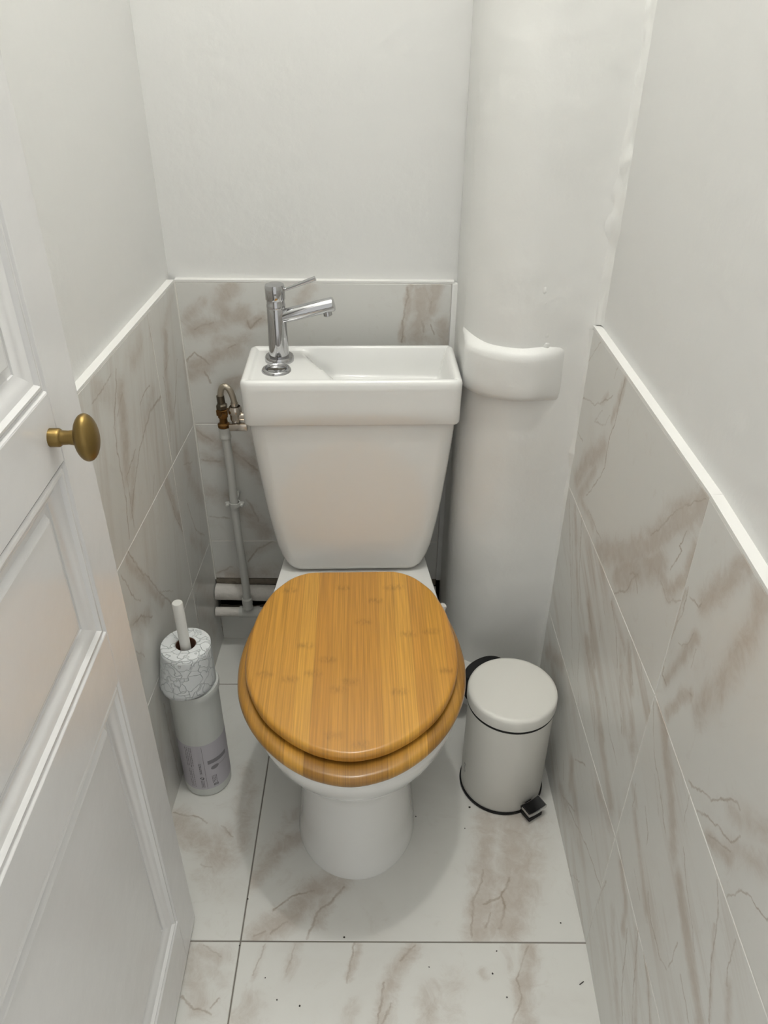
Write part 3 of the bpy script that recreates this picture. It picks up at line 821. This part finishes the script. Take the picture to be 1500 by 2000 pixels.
TCX = .0005; TF = .4865; TBK = .648
bm = B(); rings = []
for z, wdt, dy in ((.3865, .118, .02), (.388, .128, .012), (.392, .1345, .006), (.400, .139, .003), (.412, .1435, .001), (.425, .148, 0), (.445, .1535, 0), (.462, .1565, 0), (.485, .1605, 0), (.51, .1645, 0), (.545, .1692, 0), (.58, .1730, 0), (.615, .1770, 0), (.644, .1800, 0), (.68, .1835, 0), (.718, .1862, 0)):
    rings.append(rrect(wdt, TF + dy, TBK - dy, .030, z, 8, TCX))
loft(bm, rings, cap0=True, cap1=True)
obj('cistern', bm, 'ceramic', toilet, angle=55)

# hand basin cistern lid: rounded box with a hollowed tray
BW = .1915; BF, BBK = .4785, .6525; BT = .8015; BLO = .7165; CR = .016
bm = B(); rings = []
for d, z in ((.006, BLO), (.0015, BLO + .0008), (0, BLO + .004), (0, BLO + .03), (-.0008, BT - .02), (-.0008, BT - .008), (.0010, BT - .0035), (.0035, BT - .0008), (.0065, BT)):
    rings.append(rrect(BW - d, BF + d, BBK - d, max(CR - d, .004), z, 10, TCX))
RIM = .0125
Wi, Fi, Bi = BW - RIM, BF + RIM - .003, BBK - RIM


def tray_z(x, y):
    dx = min(x - (TCX - Wi), (TCX + Wi) - x); dy = min(y - Fi, Bi - y)
    d = max(0, min(dx, dy))
    ky = (y - Fi) / (Bi - Fi)
    xs = -.098 + .058 * (1 - smoothstep(.0, 1., ky))          # where the deck falls into the bowl
    bowl = smoothstep(xs, xs + .052, x)
    deep = smoothstep(0, .018, d)
    return BT - .0045 * smoothstep(0, .006, d) - .047 * bowl * deep - .004 * bowl * deep * smoothstep(-.05, .15, x)


for k in range(0, 34):
    f = k / 33; f = f ** 1.25
    w_ = (Wi) * (1 - f) + .02 * f; y0 = Fi * (1 - f) + ((Fi + Bi) / 2 - .0025) * f; y1 = Bi * (1 - f) + ((Fi + Bi) / 2 + .0025) * f
    rr = max(.009 * (1 - f) + .0015 * f, .001)
    ring = rrect(w_, y0, y1, rr, 0, 10, TCX)
    # subdivide the long edges by arc so the bowl slope is smooth
    rings.append(ring)


def densify(r, nl=64, ns=14):
    """add points along the long straight sides of a rounded rectangle ring"""
    m = 11; out = []
    for c in range(4):
        arc = r[c * m:(c + 1) * m]; out += arc
        nxt = r[((c + 1) * m) % len(r)]
        cnt = nl if c in (0, 2) else ns
        for i in range(1, cnt): out.append(arc[-1].lerp(nxt, i / cnt))
    return out


rings2 = []
for i, r in enumerate(rings):
    r = densify(r)
    if i >= 9:
        for p in r: p.z = tray_z(p.x, p.y)
    rings2.append(r)
loft(bm, rings2, cap0=True, cap1=True)
obj('hand_basin', bm, 'ceramic', toilet, angle=60)['label'] = 'shallow rectangular hand basin forming the cistern top'
DECK = BT - .0045
# flush button
fb = tloc((-.187, 1.2935, DECK)); fb.z = DECK
bm = B(); lathe(bm, [(.0262, -.001), (.0262, .0015), (.0245, .0045), (.0215, .0058), (.0185, .005), (.0172, .002), (.0170, 0)], fb, n=48)
ring = obj('flush_button', bm, 'chrome', toilet, angle=60)
bm = B(); lathe(bm, [(.0165, 0), (.0165, .002), (.015, .0032), (0, .0026)], fb, n=40); pb = obj('push_plate', bm, 'chrome', ring, angle=60)
bm = B(); box(bm, (fb.x - .0155, fb.y - .0006, fb.z + .0018), (fb.x + .0155, fb.y + .0006, fb.z + .0042), .0004); obj('divider', bm, 'darkmetal', ring)

# ------------------------------------------------------------------ mixer tap
FP = Vector((-.1868, 1.3415, DECK))
tap = thing('mixer_tap', 'chrome single lever mixer tap standing on the hand basin deck', 'tap', FP)
bm = B(); lathe(bm, [(.0262, 0), (.0262, .0075), (.0245, .010), (.0185, .0105)], n=48); obj('base_flange', bm, 'chrome', tap, angle=50)
bm = B(); lathe(bm, [(.0182, .009), (.0178, .03), (.0168, .07), (.0163, .097), (.0155, .0985)], n=48); obj('body', bm, 'chrome', tap, angle=50)
bm = B(); lathe(bm, [(.0160, .098), (.0166, .0995), (.0166, .1035), (.0158, .105), (.0158, .113)], n=48); obj('collar_ring', bm, 'chrome', tap, angle=50)
bm = B(); lathe(bm, [(.0160, .112), (.0172, .1135), (.0172, .136), (.0160, .1385), (0, .1392)], n=48); obj('cap', bm, 'chrome', tap, angle=50)
bm = B(); d = Vector((.052, .0, .0195)); p0 = Vector((.015, 0, .1285)); tube(bm, [p0, p0 + d * .25, p0 + d * .9, p0 + d * 1.08], [.0028, .0032, .0040, .0040], 20); obj('lever', bm, 'chrome', tap, angle=50)
bm = B(); s0 = Vector((.008, 0, .0815)); s1 = Vector((.1015, -.004, .1065)); dd = (s1 - s0).normalized()
lathe(bm, [(.0125, 0), (.0125, (s1 - s0).length - .002), (.0115, (s1 - s0).length), (0, (s1 - s0).length + .0005)], s0, dd, n=40)
sp = obj('spout', bm, 'chrome', tap, angle=50)
bm = B(); ap = s1 - dd * .014; lathe(bm, [(.0075, .006), (.0078, .017), (.0060, .0185), (0, .018)], ap, Vector((.18, -.02, -1)), n=28); obj('aerator', bm, 'chrome', sp, angle=50)

# ------------------------------------------------------------------ pipes on the back wall
YP = 1.425
pA, pB = at(438.5, 838, 'y', YP), at(484.5, 1186, 'y', YP)
riser = thing('supply_pipe', 'thin grey painted water pipe rising behind the left of the cistern', 'pipe', (pB.x, YP, 0))


def rl(p): return Vector(p) - Vector((pB.x, YP, 0))


bm = B(); tube(bm, [rl(pA.lerp(pB, k / 12)) + Vector((.0012 * math.sin(k * .8), 0, 0)) for k in range(13)], .0090, 18); obj('riser', bm, 'pipepaint', riser)
ax = (pA - pB).normalized()
bm = B(); lathe(bm, [(.009, -.022), (.0112, -.020), (.0122, -.017), (.0112, -.013), (.0105, -.008), (.0118, -.002), (.0118, .004), (.009, .006)], rl(pA), ax, n=24); obj('coupling', bm, 'pipepaint', riser)
bm = B(); lathe(bm, [(.009, .030), (.0122, .027), (.0122, .012), (.0112, .008), (.0125, .0)], rl(pB), ax, n=24)
obj('tee', bm, 'pipepaint', riser)
cl = at(459, 984, 'y', YP)
bm = B(); lathe(bm, [(.0096, -.0045), (.0118, -.0045), (.0118, .0045), (.0096, .0045)], rl(cl), ax, n=24)
for sx in (-1, 1):
    box(bm, rl(cl) + Vector((.009 if sx > 0 else -.0205, -.004, -.0045)), rl(cl) + Vector((.0205 if sx > 0 else -.009, .0035, .0045)), .0012)
box(bm, rl(cl) + Vector((-.004, .008, -.004)), rl(cl) + Vector((.004, YB - YP, .004)), .001)
clip = obj('pipe_clip', bm, 'pipepaint', riser)
for sx in (-1, 1):
    bm = B(); lathe(bm, [(.0035, -.002), (.0035, .007), (.0022, .0085), (0, .0085)], rl(cl) + Vector((sx * .0155, -.0005, 0)), (0, -1, 0), n=12); obj('screw', bm, 'pipepaint', clip)

# stop valve on top of the riser
vb = pA + ax * .004
valve = thing('stop_valve', 'small tarnished brass stop valve on top of the grey pipe', 'valve', vb)
AZ = Vector((ax.x * .4, 0, 1)).normalized()
bm = B(); lathe(bm, [(.0095, 0), (.0125, .002), (.0125, .008), (.0085, .011), (.0080, .020), (.0100, .024), (.0080, .03)], (0, 0, 0), AZ, n=24); obj('body', bm, 'redbrass', valve)
bm = B(); lathe(bm, [(.0085, .027), (.0128, .029), (.0128, .040), (.0085, .042)], (0, 0, 0), AZ, n=6); obj('union_nut', bm, 'redbrass', valve, smooth=False)
bm = B(); lathe(bm, [(.0085, .041), (.0115, .043), (.0115, .050), (.0085, .053), (.0075, .056)], (0, 0, 0), AZ, n=6); obj('hose_nut', bm, 'darkmetal', valve, smooth=False)
bm = B(); lathe(bm, [(.004, .008), (.004, .014), (.0055, .015), (.0055, .020), (0, .0205)], AZ * .035, (.35, -1, -.1), n=16); obj('spindle', bm, 'redbrass', valve)

# angle valve at the cistern
av = at(461.5, 822, 'y', YP - .005)
hose = thing('flexible_hose', 'short braided steel hose looping from stop valve to cistern inlet', 'hose', vb + AZ * .056)
h0 = Vector((0, 0, 0)); h1 = av + Vector((0, 0, .038)) - (vb + AZ * .056)
pts = []
for k in range(25):
    t = k / 24
    c0, c1, c2, c3 = h0, h0 + Vector((-.003, 0, .045)), h1 + Vector((-.004, 0, .050)), h1
    pts.append(c0 * (1 - t) ** 3 + c1 * 3 * t * (1 - t) ** 2 + c2 * 3 * t * t * (1 - t) + c3 * t ** 3)
bm = B(); tube(bm, pts, .0062, 16); obj('braided_sleeve', bm, 'braid', hose)
bm = B(); tube(bm, [h0 - Vector((0, 0, .001)), h0 + Vector((-.0006, 0, .014))], .0078, 18); obj('ferrule', bm, 'darkmetal', hose)
bm = B(); tube(bm, [h1 + Vector((-.0004, 0, .002)), h1 - Vector((0, 0, .014))], .0076, 18); obj('ferrule', bm, 'nickel', hose)
angv = thing('angle_valve', 'nickel angle valve with flat lever at the cistern inlet', 'valve', av)
bm = B(); lathe(bm, [(.0085, .026), (.0105, .023), (.0105, .014), (.009, .012), (.009, .004), (.0075, 0)], n=24); obj('body', bm, 'nickel', angv)
ex = tloc(av); inl = -(BW) - .001
bm = B(); tube(bm, [(.004, 0, .008), (.0165, 0, .008)], .0068, 18); obj('outlet_nut', bm, 'nickel', angv)
bm = B(); box(bm, (-.0105, -.0125, -.0125), (.0185, -.002, -.001), .001); tube(bm, [(0, -.006, -.001), (0, -.003, .006)], .004, 12); obj('lever', bm, 'nickel', angv); angv.scale = (1.25, 1.25, 1.25)

# horizontal pipes in the chase
upz, loz = .160, .119
hp = thing('heating_pipe', 'thick chalky white pipe running along the foot of the back wall', 'pipe', (-.1, 1.462, upz))
bm = B(); pts = []; rs = []
for k in range(34):
    x = -.292 + .60 * k / 33 if False else -.2935 + .525 * k / 33
    pts.append((x, .0008 * noise.noise(Vector((x * 20, 0, 0))), -.004 * smoothstep(-.29, -.12, x) + .001 * noise.noise(Vector((x * 25, 5, 0))))); rs.append(.0195 + .0012 * noise.noise(Vector((x * 40, 2, 0))))
tube(bm, pts, rs, 20); obj('tube', bm, 'oldpipe', hp)
wp = thing('branch_pipe', 'thin chalky white pipe with tee just above the floor behind the toilet', 'pipe', (pB.x, YP + .012, loz))
bm = B(); x0 = XL - pB.x + .001; pts = []; rs = []
for k in range(24):
    x = x0 + .5 * k / 23
    pts.append((x, 0, .0008 * noise.noise(Vector((x * 30, 0, 0))))); rs.append(.0118 + .001 * noise.noise(Vector((x * 60, 2, 0))))
tube(bm, pts, rs, 18); obj('tube', bm, 'oldpipe', wp)
for a, b_ in ((-.0235, -.0165), (.0165, .0235)):
    bm = B(); tube(bm, [(a, 0, 0), (b_, 0, 0)], .0142, 20); obj('collar', bm, 'pipepaint', wp)
bm = B(); tube(bm, [(-.018, 0, 0), (.018, 0, 0)], .0130, 20); obj('tee', bm, 'pipepaint', wp)
# rough mortar ledge at the foot of the chase
bm = B(); n = 40; rings = []
for k in range(n + 1):
    x = XL + .0005 + (XBR - XL) * k / n
    h = .094 + .004 * noise.noise(Vector((x * 40, 0, 0))); y0 = YB - .004 + .003 * noise.noise(Vector((x * 50, 3, 0)))
    rings.append([Vector((x, y0, .0895)), Vector((x, y0, h)), Vector((x, YB + .016, h + .002)), Vector((x, YB + .016, .0895))])
loft(bm, rings, cap0=True, cap1=True); obj('mortar_ledge', bm, 'plasterbrown', wall_back, angle=60)
bm = B(); box(bm, (XL + .001, YB + .0015, .172), (XBR, YB + .06, .1895)); obj('chase_lintel', bm, 'plasterbrown', wall_back)
# waste elbow from pan to column
we = Vector((.105 - PC.x, 1.262 - PC.y, .078))
bm = B(); tube(bm, [we + Vector(p) for p in ((-.02, .01, .012), (.02, .0, .012), (.06, -.008, .010), (.085, -.006, .008), (.12, .02, .006))], .046, 28); wb = obj('waste_branch', bm, 'rubber', soil)
bm = B(); tube(bm, [we + Vector((.058, -.0075, .010)), we + Vector((.076, -.0068, .009))], .0505, 28); obj('branch_collar', bm, 'rubber', wb)

# ------------------------------------------------------------------ toilet brush set
BC = Vector((-.3525, 1.052, 0)); CRD = .0465; CH = .278
can = thing('brush_holder', 'tall grey white plastic toilet brush canister against the left tiles', 'brush holder', BC)
bm = B(); lathe(bm, [(0, 0), (CRD - .003, 0), (CRD - .0005, .003), (CRD, .01), (CRD, CH - .015), (CRD + .0032, CH - .0135), (CRD + .0036, CH - .004), (CRD + .0025, CH), (CRD - .003, CH), (CRD - .0032, CH - .03), (CRD - .0035, .01), (0, .009)], n=64)
obj('canister', bm, 'canister', can, angle=50)
camang = math.atan2(-BC.y, -BC.x)        # direction towards the camera


def cyl(s, z, r=CRD + .0004):
    """s = arc length to the right of the camera-facing line as the camera sees it"""
    a = camang + s / CRD
    return Vector((math.cos(a) * r, math.sin(a) * r, z))


def patch(bm, s0, s1, z0, z1, r, n=None):
    n = n or max(1, int(abs(s1 - s0) / .004))
    for i in range(n):
        a, b_ = s0 + (s1 - s0) * i / n, s0 + (s1 - s0) * (i + 1) / n
        bm.faces.new([bm.verts.new(cyl(*q, r)) for q in ((a, z0), (b_, z0), (b_, z1), (a, z1))])


ZT, ZB_ = .150, .023
bm = B(); patch(bm, -.075, .075, ZB_, ZT, CRD + .0003, 40); lab = obj('paper_label', bm, 'sticker', can); lab['label'] = 'lavender grey product label with small print'
random.seed(5)
bm = B()
PRr = CRD + .0006
patch(bm, -.0052, -.0046, ZB_ + .002, ZT - .004, PRr)                       # divider
for k, s in enumerate((-.0385, -.0345, -.030, -.0265)):                      # columns of small print, upper left
    z = ZT - .006
    while z > ZT - .055:
        h = random.uniform(.003, .009); patch(bm, s, s + .0011, z - h, z, PRr); z -= h + .0015
for k, s in enumerate((-.0365, -.033, -.0285)):
    z = ZT - .066
    while z > ZB_ + .008:
        h = random.uniform(.003, .008); patch(bm, s, s + .0009, z - h, z, PRr); z -= h + .0018
for s in (-.0150, -.0125):
    z = ZT - .050
    while z > ZB_ + .048:
        h = random.uniform(.003, .007); patch(bm, s, s + .0012, z - h, z, PRr); z -= h + .0012
for s in (-.0155, -.0130, -.0105):
    patch(bm, s, s + .0008, ZB_ + .006, ZB_ + .027, PRr)
for s in (.0065, .0092, .0119, .0146):
    z = ZB_ + .036
    while z > ZB_ + .018:
        h = random.uniform(.003, .006); patch(bm, s, s + .0011, z - h, z, PRr); z -= h + .0013
for s in (.008, .0105, .013, .0155): patch(bm, s, s + .0016, ZB_ + .006, ZB_ + .0125, PRr)
obj('small_print', bm, 'inkgrey', lab, smooth=False)
bm = B()
for k in range(14):                                                           # recycling ring
    if k in (3, 8): continue
    a, b_ = 2 * math.pi * k / 14, 2 * math.pi * (k + 1) / 14
    q = [cyl(-.0125 + math.cos(t) * r, ZB_ + .0335 + math.sin(t) * r, PRr) for t, r in ((a, .0024), (b_, .0024), (b_, .0038), (a, .0038))]
    bm.faces.new([bm.verts.new(p) for p in q])
obj('recycling_mark', bm, 'ink', lab, smooth=False)
bm = B(); patch(bm, .0025, .046, .094, .1045, PRr, 16)                        # drawing of the canister
for k in range(16):
    a, b_ = 2 * math.pi * k / 16, 2 * math.pi * (k + 1) / 16
    q = [cyl(.0155 + math.cos(t) * .0085 * r, .0815 + math.sin(t) * .0055 * r + math.cos(t) * .001 * r, PRr) for t, r in ((a, 0), (a, 1), (b_, 1))]
    bm.faces.new([bm.verts.new(p) for p in q])
patch(bm, .024, .046, .0825, .0835, PRr, 8)
obj('brush_drawing', bm, 'inkpale', lab, smooth=False)

HB = BC + Vector((.004, .002, 0))
ht = at(346, 1177, 'y', 1.052)
brush = thing('toilet_brush', 'white toilet brush whose stick pokes up through the paper roll', 'brush', BC + Vector((0, 0, .0115)))
hl = ht - brush.location
base = Vector((.002, 0, .12))
d = (hl - base)
bm = B(); lathe(bm, [(0, 0), (.0095, 0), (.0095, d.length - .002), (.0085, d.length), (0, d.length + .0003)], base, d, n=28); obj('handle', bm, 'stick', brush)
bm = B(); lathe(bm, [(0, 0), (.028, .002), (.034, .03), (.034, .08), (.026, .105), (.009, .112), (.009, .13)], n=32); obj('bristle_head', bm, 'stick', brush)

# toilet roll threaded over the stick, resting on the canister rim
RO = Vector((BC.x + .0005, BC.y + .001, CH))
roll = thing('toilet_roll', 'toilet paper roll resting on the brush canister around its stick', 'toilet roll', RO)
RR, RH, RC = .0445, .092, .0185
bm = B(); n = 96; prof = [(RC, .001), (RC, RH - .0006), (RC + .0015, RH), (RR - .002, RH), (RR, RH - .0015), (RR, .0), (RC, .0)]
lathe(bm, prof, n=64); obj('paper', bm, 'paper', roll, angle=50)
bm = B(); lathe(bm, [(RC - .0002, RH - .0015), (RC - .0012, RH - .002), (RC - .0012, .0015), (RC - .0002, .001)], n=48); obj('cardboard_core', bm, 'core', roll)
# loose outer sheet flaring towards the bottom
bm = B(); rings = []
ca = math.atan2(-RO.y, -RO.x)
for k in range(13):
    t = k / 12; z = RH - .003 - (RH - .008) * t
    ring = []
    for i in range(41):
        q = i / 40; a = ca - 1.9 + 3.1 * q
        fl = smoothstep(.95, .45, q) * .011 * t ** 1.2 if False else (.0145 * t ** 1.1 * smoothstep(-.25, .12, q) * (1 - smoothstep(.30, .95, q)))
        z2 = z - .006 * t * math.sin(q * math.pi) * 0
        r = RR + .0006 + fl + .0004 * noise.noise(Vector((a * 3, z * 60, 0)))
        ring.append(Vector((math.cos(a) * r, math.sin(a) * r, max(z2, .0008) if False else z2)))
    rings.append(ring)
loft(bm, rings, close=False)
sh = obj('loose_sheet', bm, 'paper', roll, angle=60)
sh.modifiers.new('thickness', 'SOLIDIFY').thickness = .0005

# ------------------------------------------------------------------ pedal bin
PBC = Vector((.2495, 1.0500, 0)); BRd = .0815; BH = .236
pbin = thing('pedal_bin', 'small cream white pedal bin standing right of the toilet', 'bin', PBC)
bm = B(); lathe(bm, [(0, .004), (BRd - .002, .004), (BRd, .006), (BRd, BH), (BRd - .003, BH), (BRd - .003, .012), (0, .012)], n=80); obj('body', bm, 'binpaint', pbin, angle=50)
bm = B(); lathe(bm, [(BRd - .01, 0), (BRd + .0018, 0), (BRd + .003, .0035), (BRd + .0018, .0072), (BRd - .001, .0065)], n=80); obj('base_ring', bm, 'blackplastic', pbin)
bm = B(); lathe(bm, [(BRd - .002, BH - .0035), (BRd + .0014, BH - .0035), (BRd + .0024, BH), (BRd + .0014, BH + .0028), (BRd - .004, BH + .003)], n=80); obj('rim_ring', bm, 'blackplastic', pbin)
bm = B(); lathe(bm, [(BRd - .004, BH + .0028), (BRd + .0025, BH + .003), (BRd + .003, BH + .005), (BRd + .003, BH + .0235), (BRd + .0015, BH + .0275), (BRd - .002, BH + .0295), (BRd - .006, BH + .0300), (BRd * .5, BH + .0312), (0, BH + .0316)], n=80); obj('lid', bm, 'binpaint', pbin, angle=50)
pd = at(1046, 1577, 'z', .03) - PBC; pa = math.atan2(pd.y, pd.x)
# hinge grip at the back
ha = pa + math.pi
bm = B(); rings = []
for i in range(25):
    t = -1 + 2 * i / 24; a = ha + .02 + t * .62
    r1 = BRd + .0035 + .0205 * (1 - abs(t) ** 3.5)
    dz = .006 * (1 - t * t)
    zz = ((BRd + .0006, BH - .035), (r1, BH - .033), (r1 + .001, BH + .010 + dz), (r1 - .002, BH + .0145 + dz), (BRd + .0033, BH + .0135 + dz), (BRd + .0033, BH + .0), (BRd + .0006, BH - .002))
    rings.append([Vector((math.cos(a) * r, math.sin(a) * r, z)) for r, z in zz])
loft(bm, rings, cap0=True, cap1=True); obj('hinge_grip', bm, 'blackplastic', pbin, angle=50)
# pedal: black arm, chrome plate, black pad, small black foot below
er = Vector((math.cos(pa), math.sin(pa), 0)); et = Vector((-math.sin(pa), math.cos(pa), 0))


def pedal_shell(bm, r0, r1, hw, zf, thick, dip=.004, n=8):
    rings = []
    for i in range(n + 1):
        t = -1 + 2 * i / n
        z = lambda r: zf(r) - dip * (1 - t * t)
        rings.append([er * r0 + et * hw * t + UPV * z(r0), er * r1 + et * hw * t + UPV * z(r1), er * r1 + et * hw * t + UPV * (z(r1) - thick), er * r0 + et * hw * t + UPV * (z(r0) - thick)])
    loft(bm, rings, cap0=True, cap1=True)


def slope(r): return .0335 - (r - BRd) * .10
bm = B(); pedal_shell(bm, BRd + .004, BRd + .0295, .0225, slope, .007); ped = obj('pedal', bm, 'chrome', pbin, angle=30)
bm = B(); pedal_shell(bm, BRd + .0052, BRd + .0275, .0208, lambda r: slope(r) + .0012, .003); obj('pedal_pad', bm, 'blackplastic', ped, angle=30)
bm = B(); pedal_shell(bm, BRd - .004, BRd + .026, .016, lambda r: .010, .009, 0); obj('pedal_foot', bm, 'blackplastic', ped, angle=30)
bm = B(); pedal_shell(bm, BRd + .0005, BRd + .016, .008, lambda r: .026, .017, 0); obj('pedal_arm', bm, 'blackplastic', ped, angle=30)
# faint script mark on the bin's left flank
bm = B(); c0 = at(915, 1490, 'y', 1.03) - PBC; a0 = math.atan2(c0.y, c0.x); r = BRd + .0003
def bp(a, z): return Vector((math.cos(a0 + a / BRd) * r, math.sin(a0 + a / BRd) * r, z))
zc = .062
for k, (x0, z0, x1, z1) in enumerate([(-.005, .014, .003, .0145), (-.006, .0105, .0035, .011), (-.003, .0145, -.004, .0105), (-.004, .005, -.001, .0), (-.004, .0, .001, -.003), (.0005, -.003, .003, -.0055), (-.006, -.007, .0015, -.0075), (-.005, -.010, -.001, -.0105), (-.004, .0075, -.001, .004)]):
    dx, dz = x1 - x0, z1 - z0; l = math.hypot(dx, dz); nx, nz_ = -dz / l * .0005, dx / l * .0005
    bm.faces.new([bm.verts.new(bp(x, zc + z)) for x, z in ((x0 - nx, z0 - nz_), (x1 - nx, z1 - nz_), (x1 + nx, z1 + nz_), (x0 + nx, z0 + nz_))])
obj('script_mark', bm, 'inkpale', pbin, smooth=False)

# ------------------------------------------------------------------ door
DY1, DY0, DX, DT = .754, .105, -.3191, .038
DROT = math.radians(.9)
door = bpy.data.objects.new('door_1', None); link(door); struct(door, 'white panelled door standing open along the left wall with brass knob')
door.location = (DX, DY1, 0); door.rotation_euler = (0, 0, DROT)
ST = .070; W_ = DY1 - DY0


def dbox(name, y0, y1, z0, z1):
    """door-frame member; local y runs from the free edge (0) towards the hinges (-)"""
    bm = B(); box(bm, (-DT, y0, z0), (0, y1, z1), .0012, 1); return obj(name, bm, 'doorpaint', door)


dbox('stile', -ST, 0, .008, 2.03); dbox('stile', -W_, -W_ + ST, .008, 2.03)
PAN = ((.12, .649), (.728, .955), (1.030, 1.93))
rails = [(.008, .12), (.649, .728), (.955, 1.030), (1.93, 2.03)]
for z0, z1 in rails: dbox('rail', -W_ + ST, -ST, z0, z1)
MPROF = [(0, -.0006), (.0015, -.0030), (.0035, -.0036), (.0065, -.0014), (.0095, -.0010), (.0115, -.0034), (.0125, -.0056), (.0165, -.0068), (.0225, -.0092), (.0275, -.0126), (.0300, -.0132), (.0305, -.0150), (.0345, -.0152)]
for z0, z1 in PAN:
    y0, y1 = -W_ + ST, -ST
    bm = B(); rings = []
    for dd_, x in MPROF: rings.append([Vector((x, y, z)) for y, z in ((y0 + dd_, z0 + dd_), (y1 - dd_, z0 + dd_), (y1 - dd_, z1 - dd_), (y0 + dd_, z1 - dd_))])
    loft(bm, rings); mo = obj('moulding', bm, 'doorpaint', door, angle=25)
    bm = B(); rings = []
    for dd_, x in ((.034, -.0152), (.0385, -.0152), (.0400, -.0135), (.0425, -.0102), (.0445, -.0093), (.0465, -.0092)): rings.append([Vector((x, y, z)) for y, z in ((y0 + dd_, z0 + dd_), (y1 - dd_, z0 + dd_), (y1 - dd_, z1 - dd_), (y0 + dd_, z1 - dd_))])
    loft(bm, rings, cap1=True); box(bm, (-.030, y0, z0), (-.0155, y1, z1)); obj('panel', bm, 'doorpaint', door, angle=20)
# oval brass knob
kz, ky = .9905, .666 - DY1
bm = B(); lathe(bm, [(.0092, -.001), (.0092, .0085), (.0084, .0100), (.0072, .0112), (.0068, .018), (.0080, .0265)], (0, ky, kz), (1, 0, 0), n=32); knob = obj('knob', bm, 'brass', door); knob['label'] = 'aged brass oval door knob'
bm = B(); bmesh.ops.create_uvsphere(bm, u_segments=40, v_segments=24, radius=1)
for v in bm.verts: v.co = Vector((.0345 + v.co.x * .0115, ky + v.co.y * .0175, kz + v.co.z * .0245))
obj('oval_grip', bm, 'brass', knob)

# ------------------------------------------------------------------ lamp on the ceiling
lamp = thing('ceiling_lamp', 'small round white globe lamp on the ceiling above the toilet', 'lamp', (LAMP_POS.x, LAMP_POS.y, CEIL))
bm = B(); lathe(bm, [(0, -.0005), (.05, -.0005), (.05, -.02), (.03, -.045), (.022, -.06), (.022, -.078)], n=32); obj('lamp_base', bm, 'ceiling', lamp)
mg, nt, b = new_mat('lit_globe')
b.inputs['Emission Color'].default_value = (1, .995, .945, 1); b.inputs['Emission Strength'].default_value = 1.0
GR = .045
b.inputs['Emission Strength'].default_value = LAMP_POWER / (4 * math.pi * GR ** 2) / math.pi * 3.2
bm = B(); bmesh.ops.create_icosphere(bm, subdivisions=3, radius=GR); bmesh.ops.translate(bm, verts=bm.verts, vec=(0, 0, LAMP_POS.z - CEIL)); obj('glass_globe', bm, mg, lamp)

# ------------------------------------------------------------------ specks on the floor
bm = B()
for u, v, r in ((672, 1831, 2.2), (917, 1577, 3.0), (812, 1595, 1.8), (484, 1756, 2.0), (962, 1902, 2.0), (990, 1948, 1.8), (585, 1965, 2.0), (541, 1953, 1.6), (518, 1910, 1.4), (1095, 1803, 1.8), (970, 1858, 1.8), (468, 1847, 1.6), (838, 1889, 1.4), (908, 1618, 1.6)):
    p = at(u, v, 'z', 0)
    q = bmesh.ops.create_icosphere(bm, subdivisions=1, radius=1)['verts']
    s = r * .00085
    for x in q: x.co = Vector((p.x + x.co.x * s * random.uniform(.7, 1.2), p.y + x.co.y * s * random.uniform(.7, 1.3), s * .4 + x.co.z * s * .4))
a, b_ = at(1132, 1923, 'z', .001), at(1140, 1917, 'z', .001); tube(bm, [a, (a + b_) / 2 + Vector((.0003, 0, .0005)), b_], .0008, 6)
cr = obj('floor_crumbs', bm, 'crumb'); cr['kind'] = 'stuff'; tag(cr, 'scattered dark crumbs and grit on the marble floor tiles', 'crumbs')
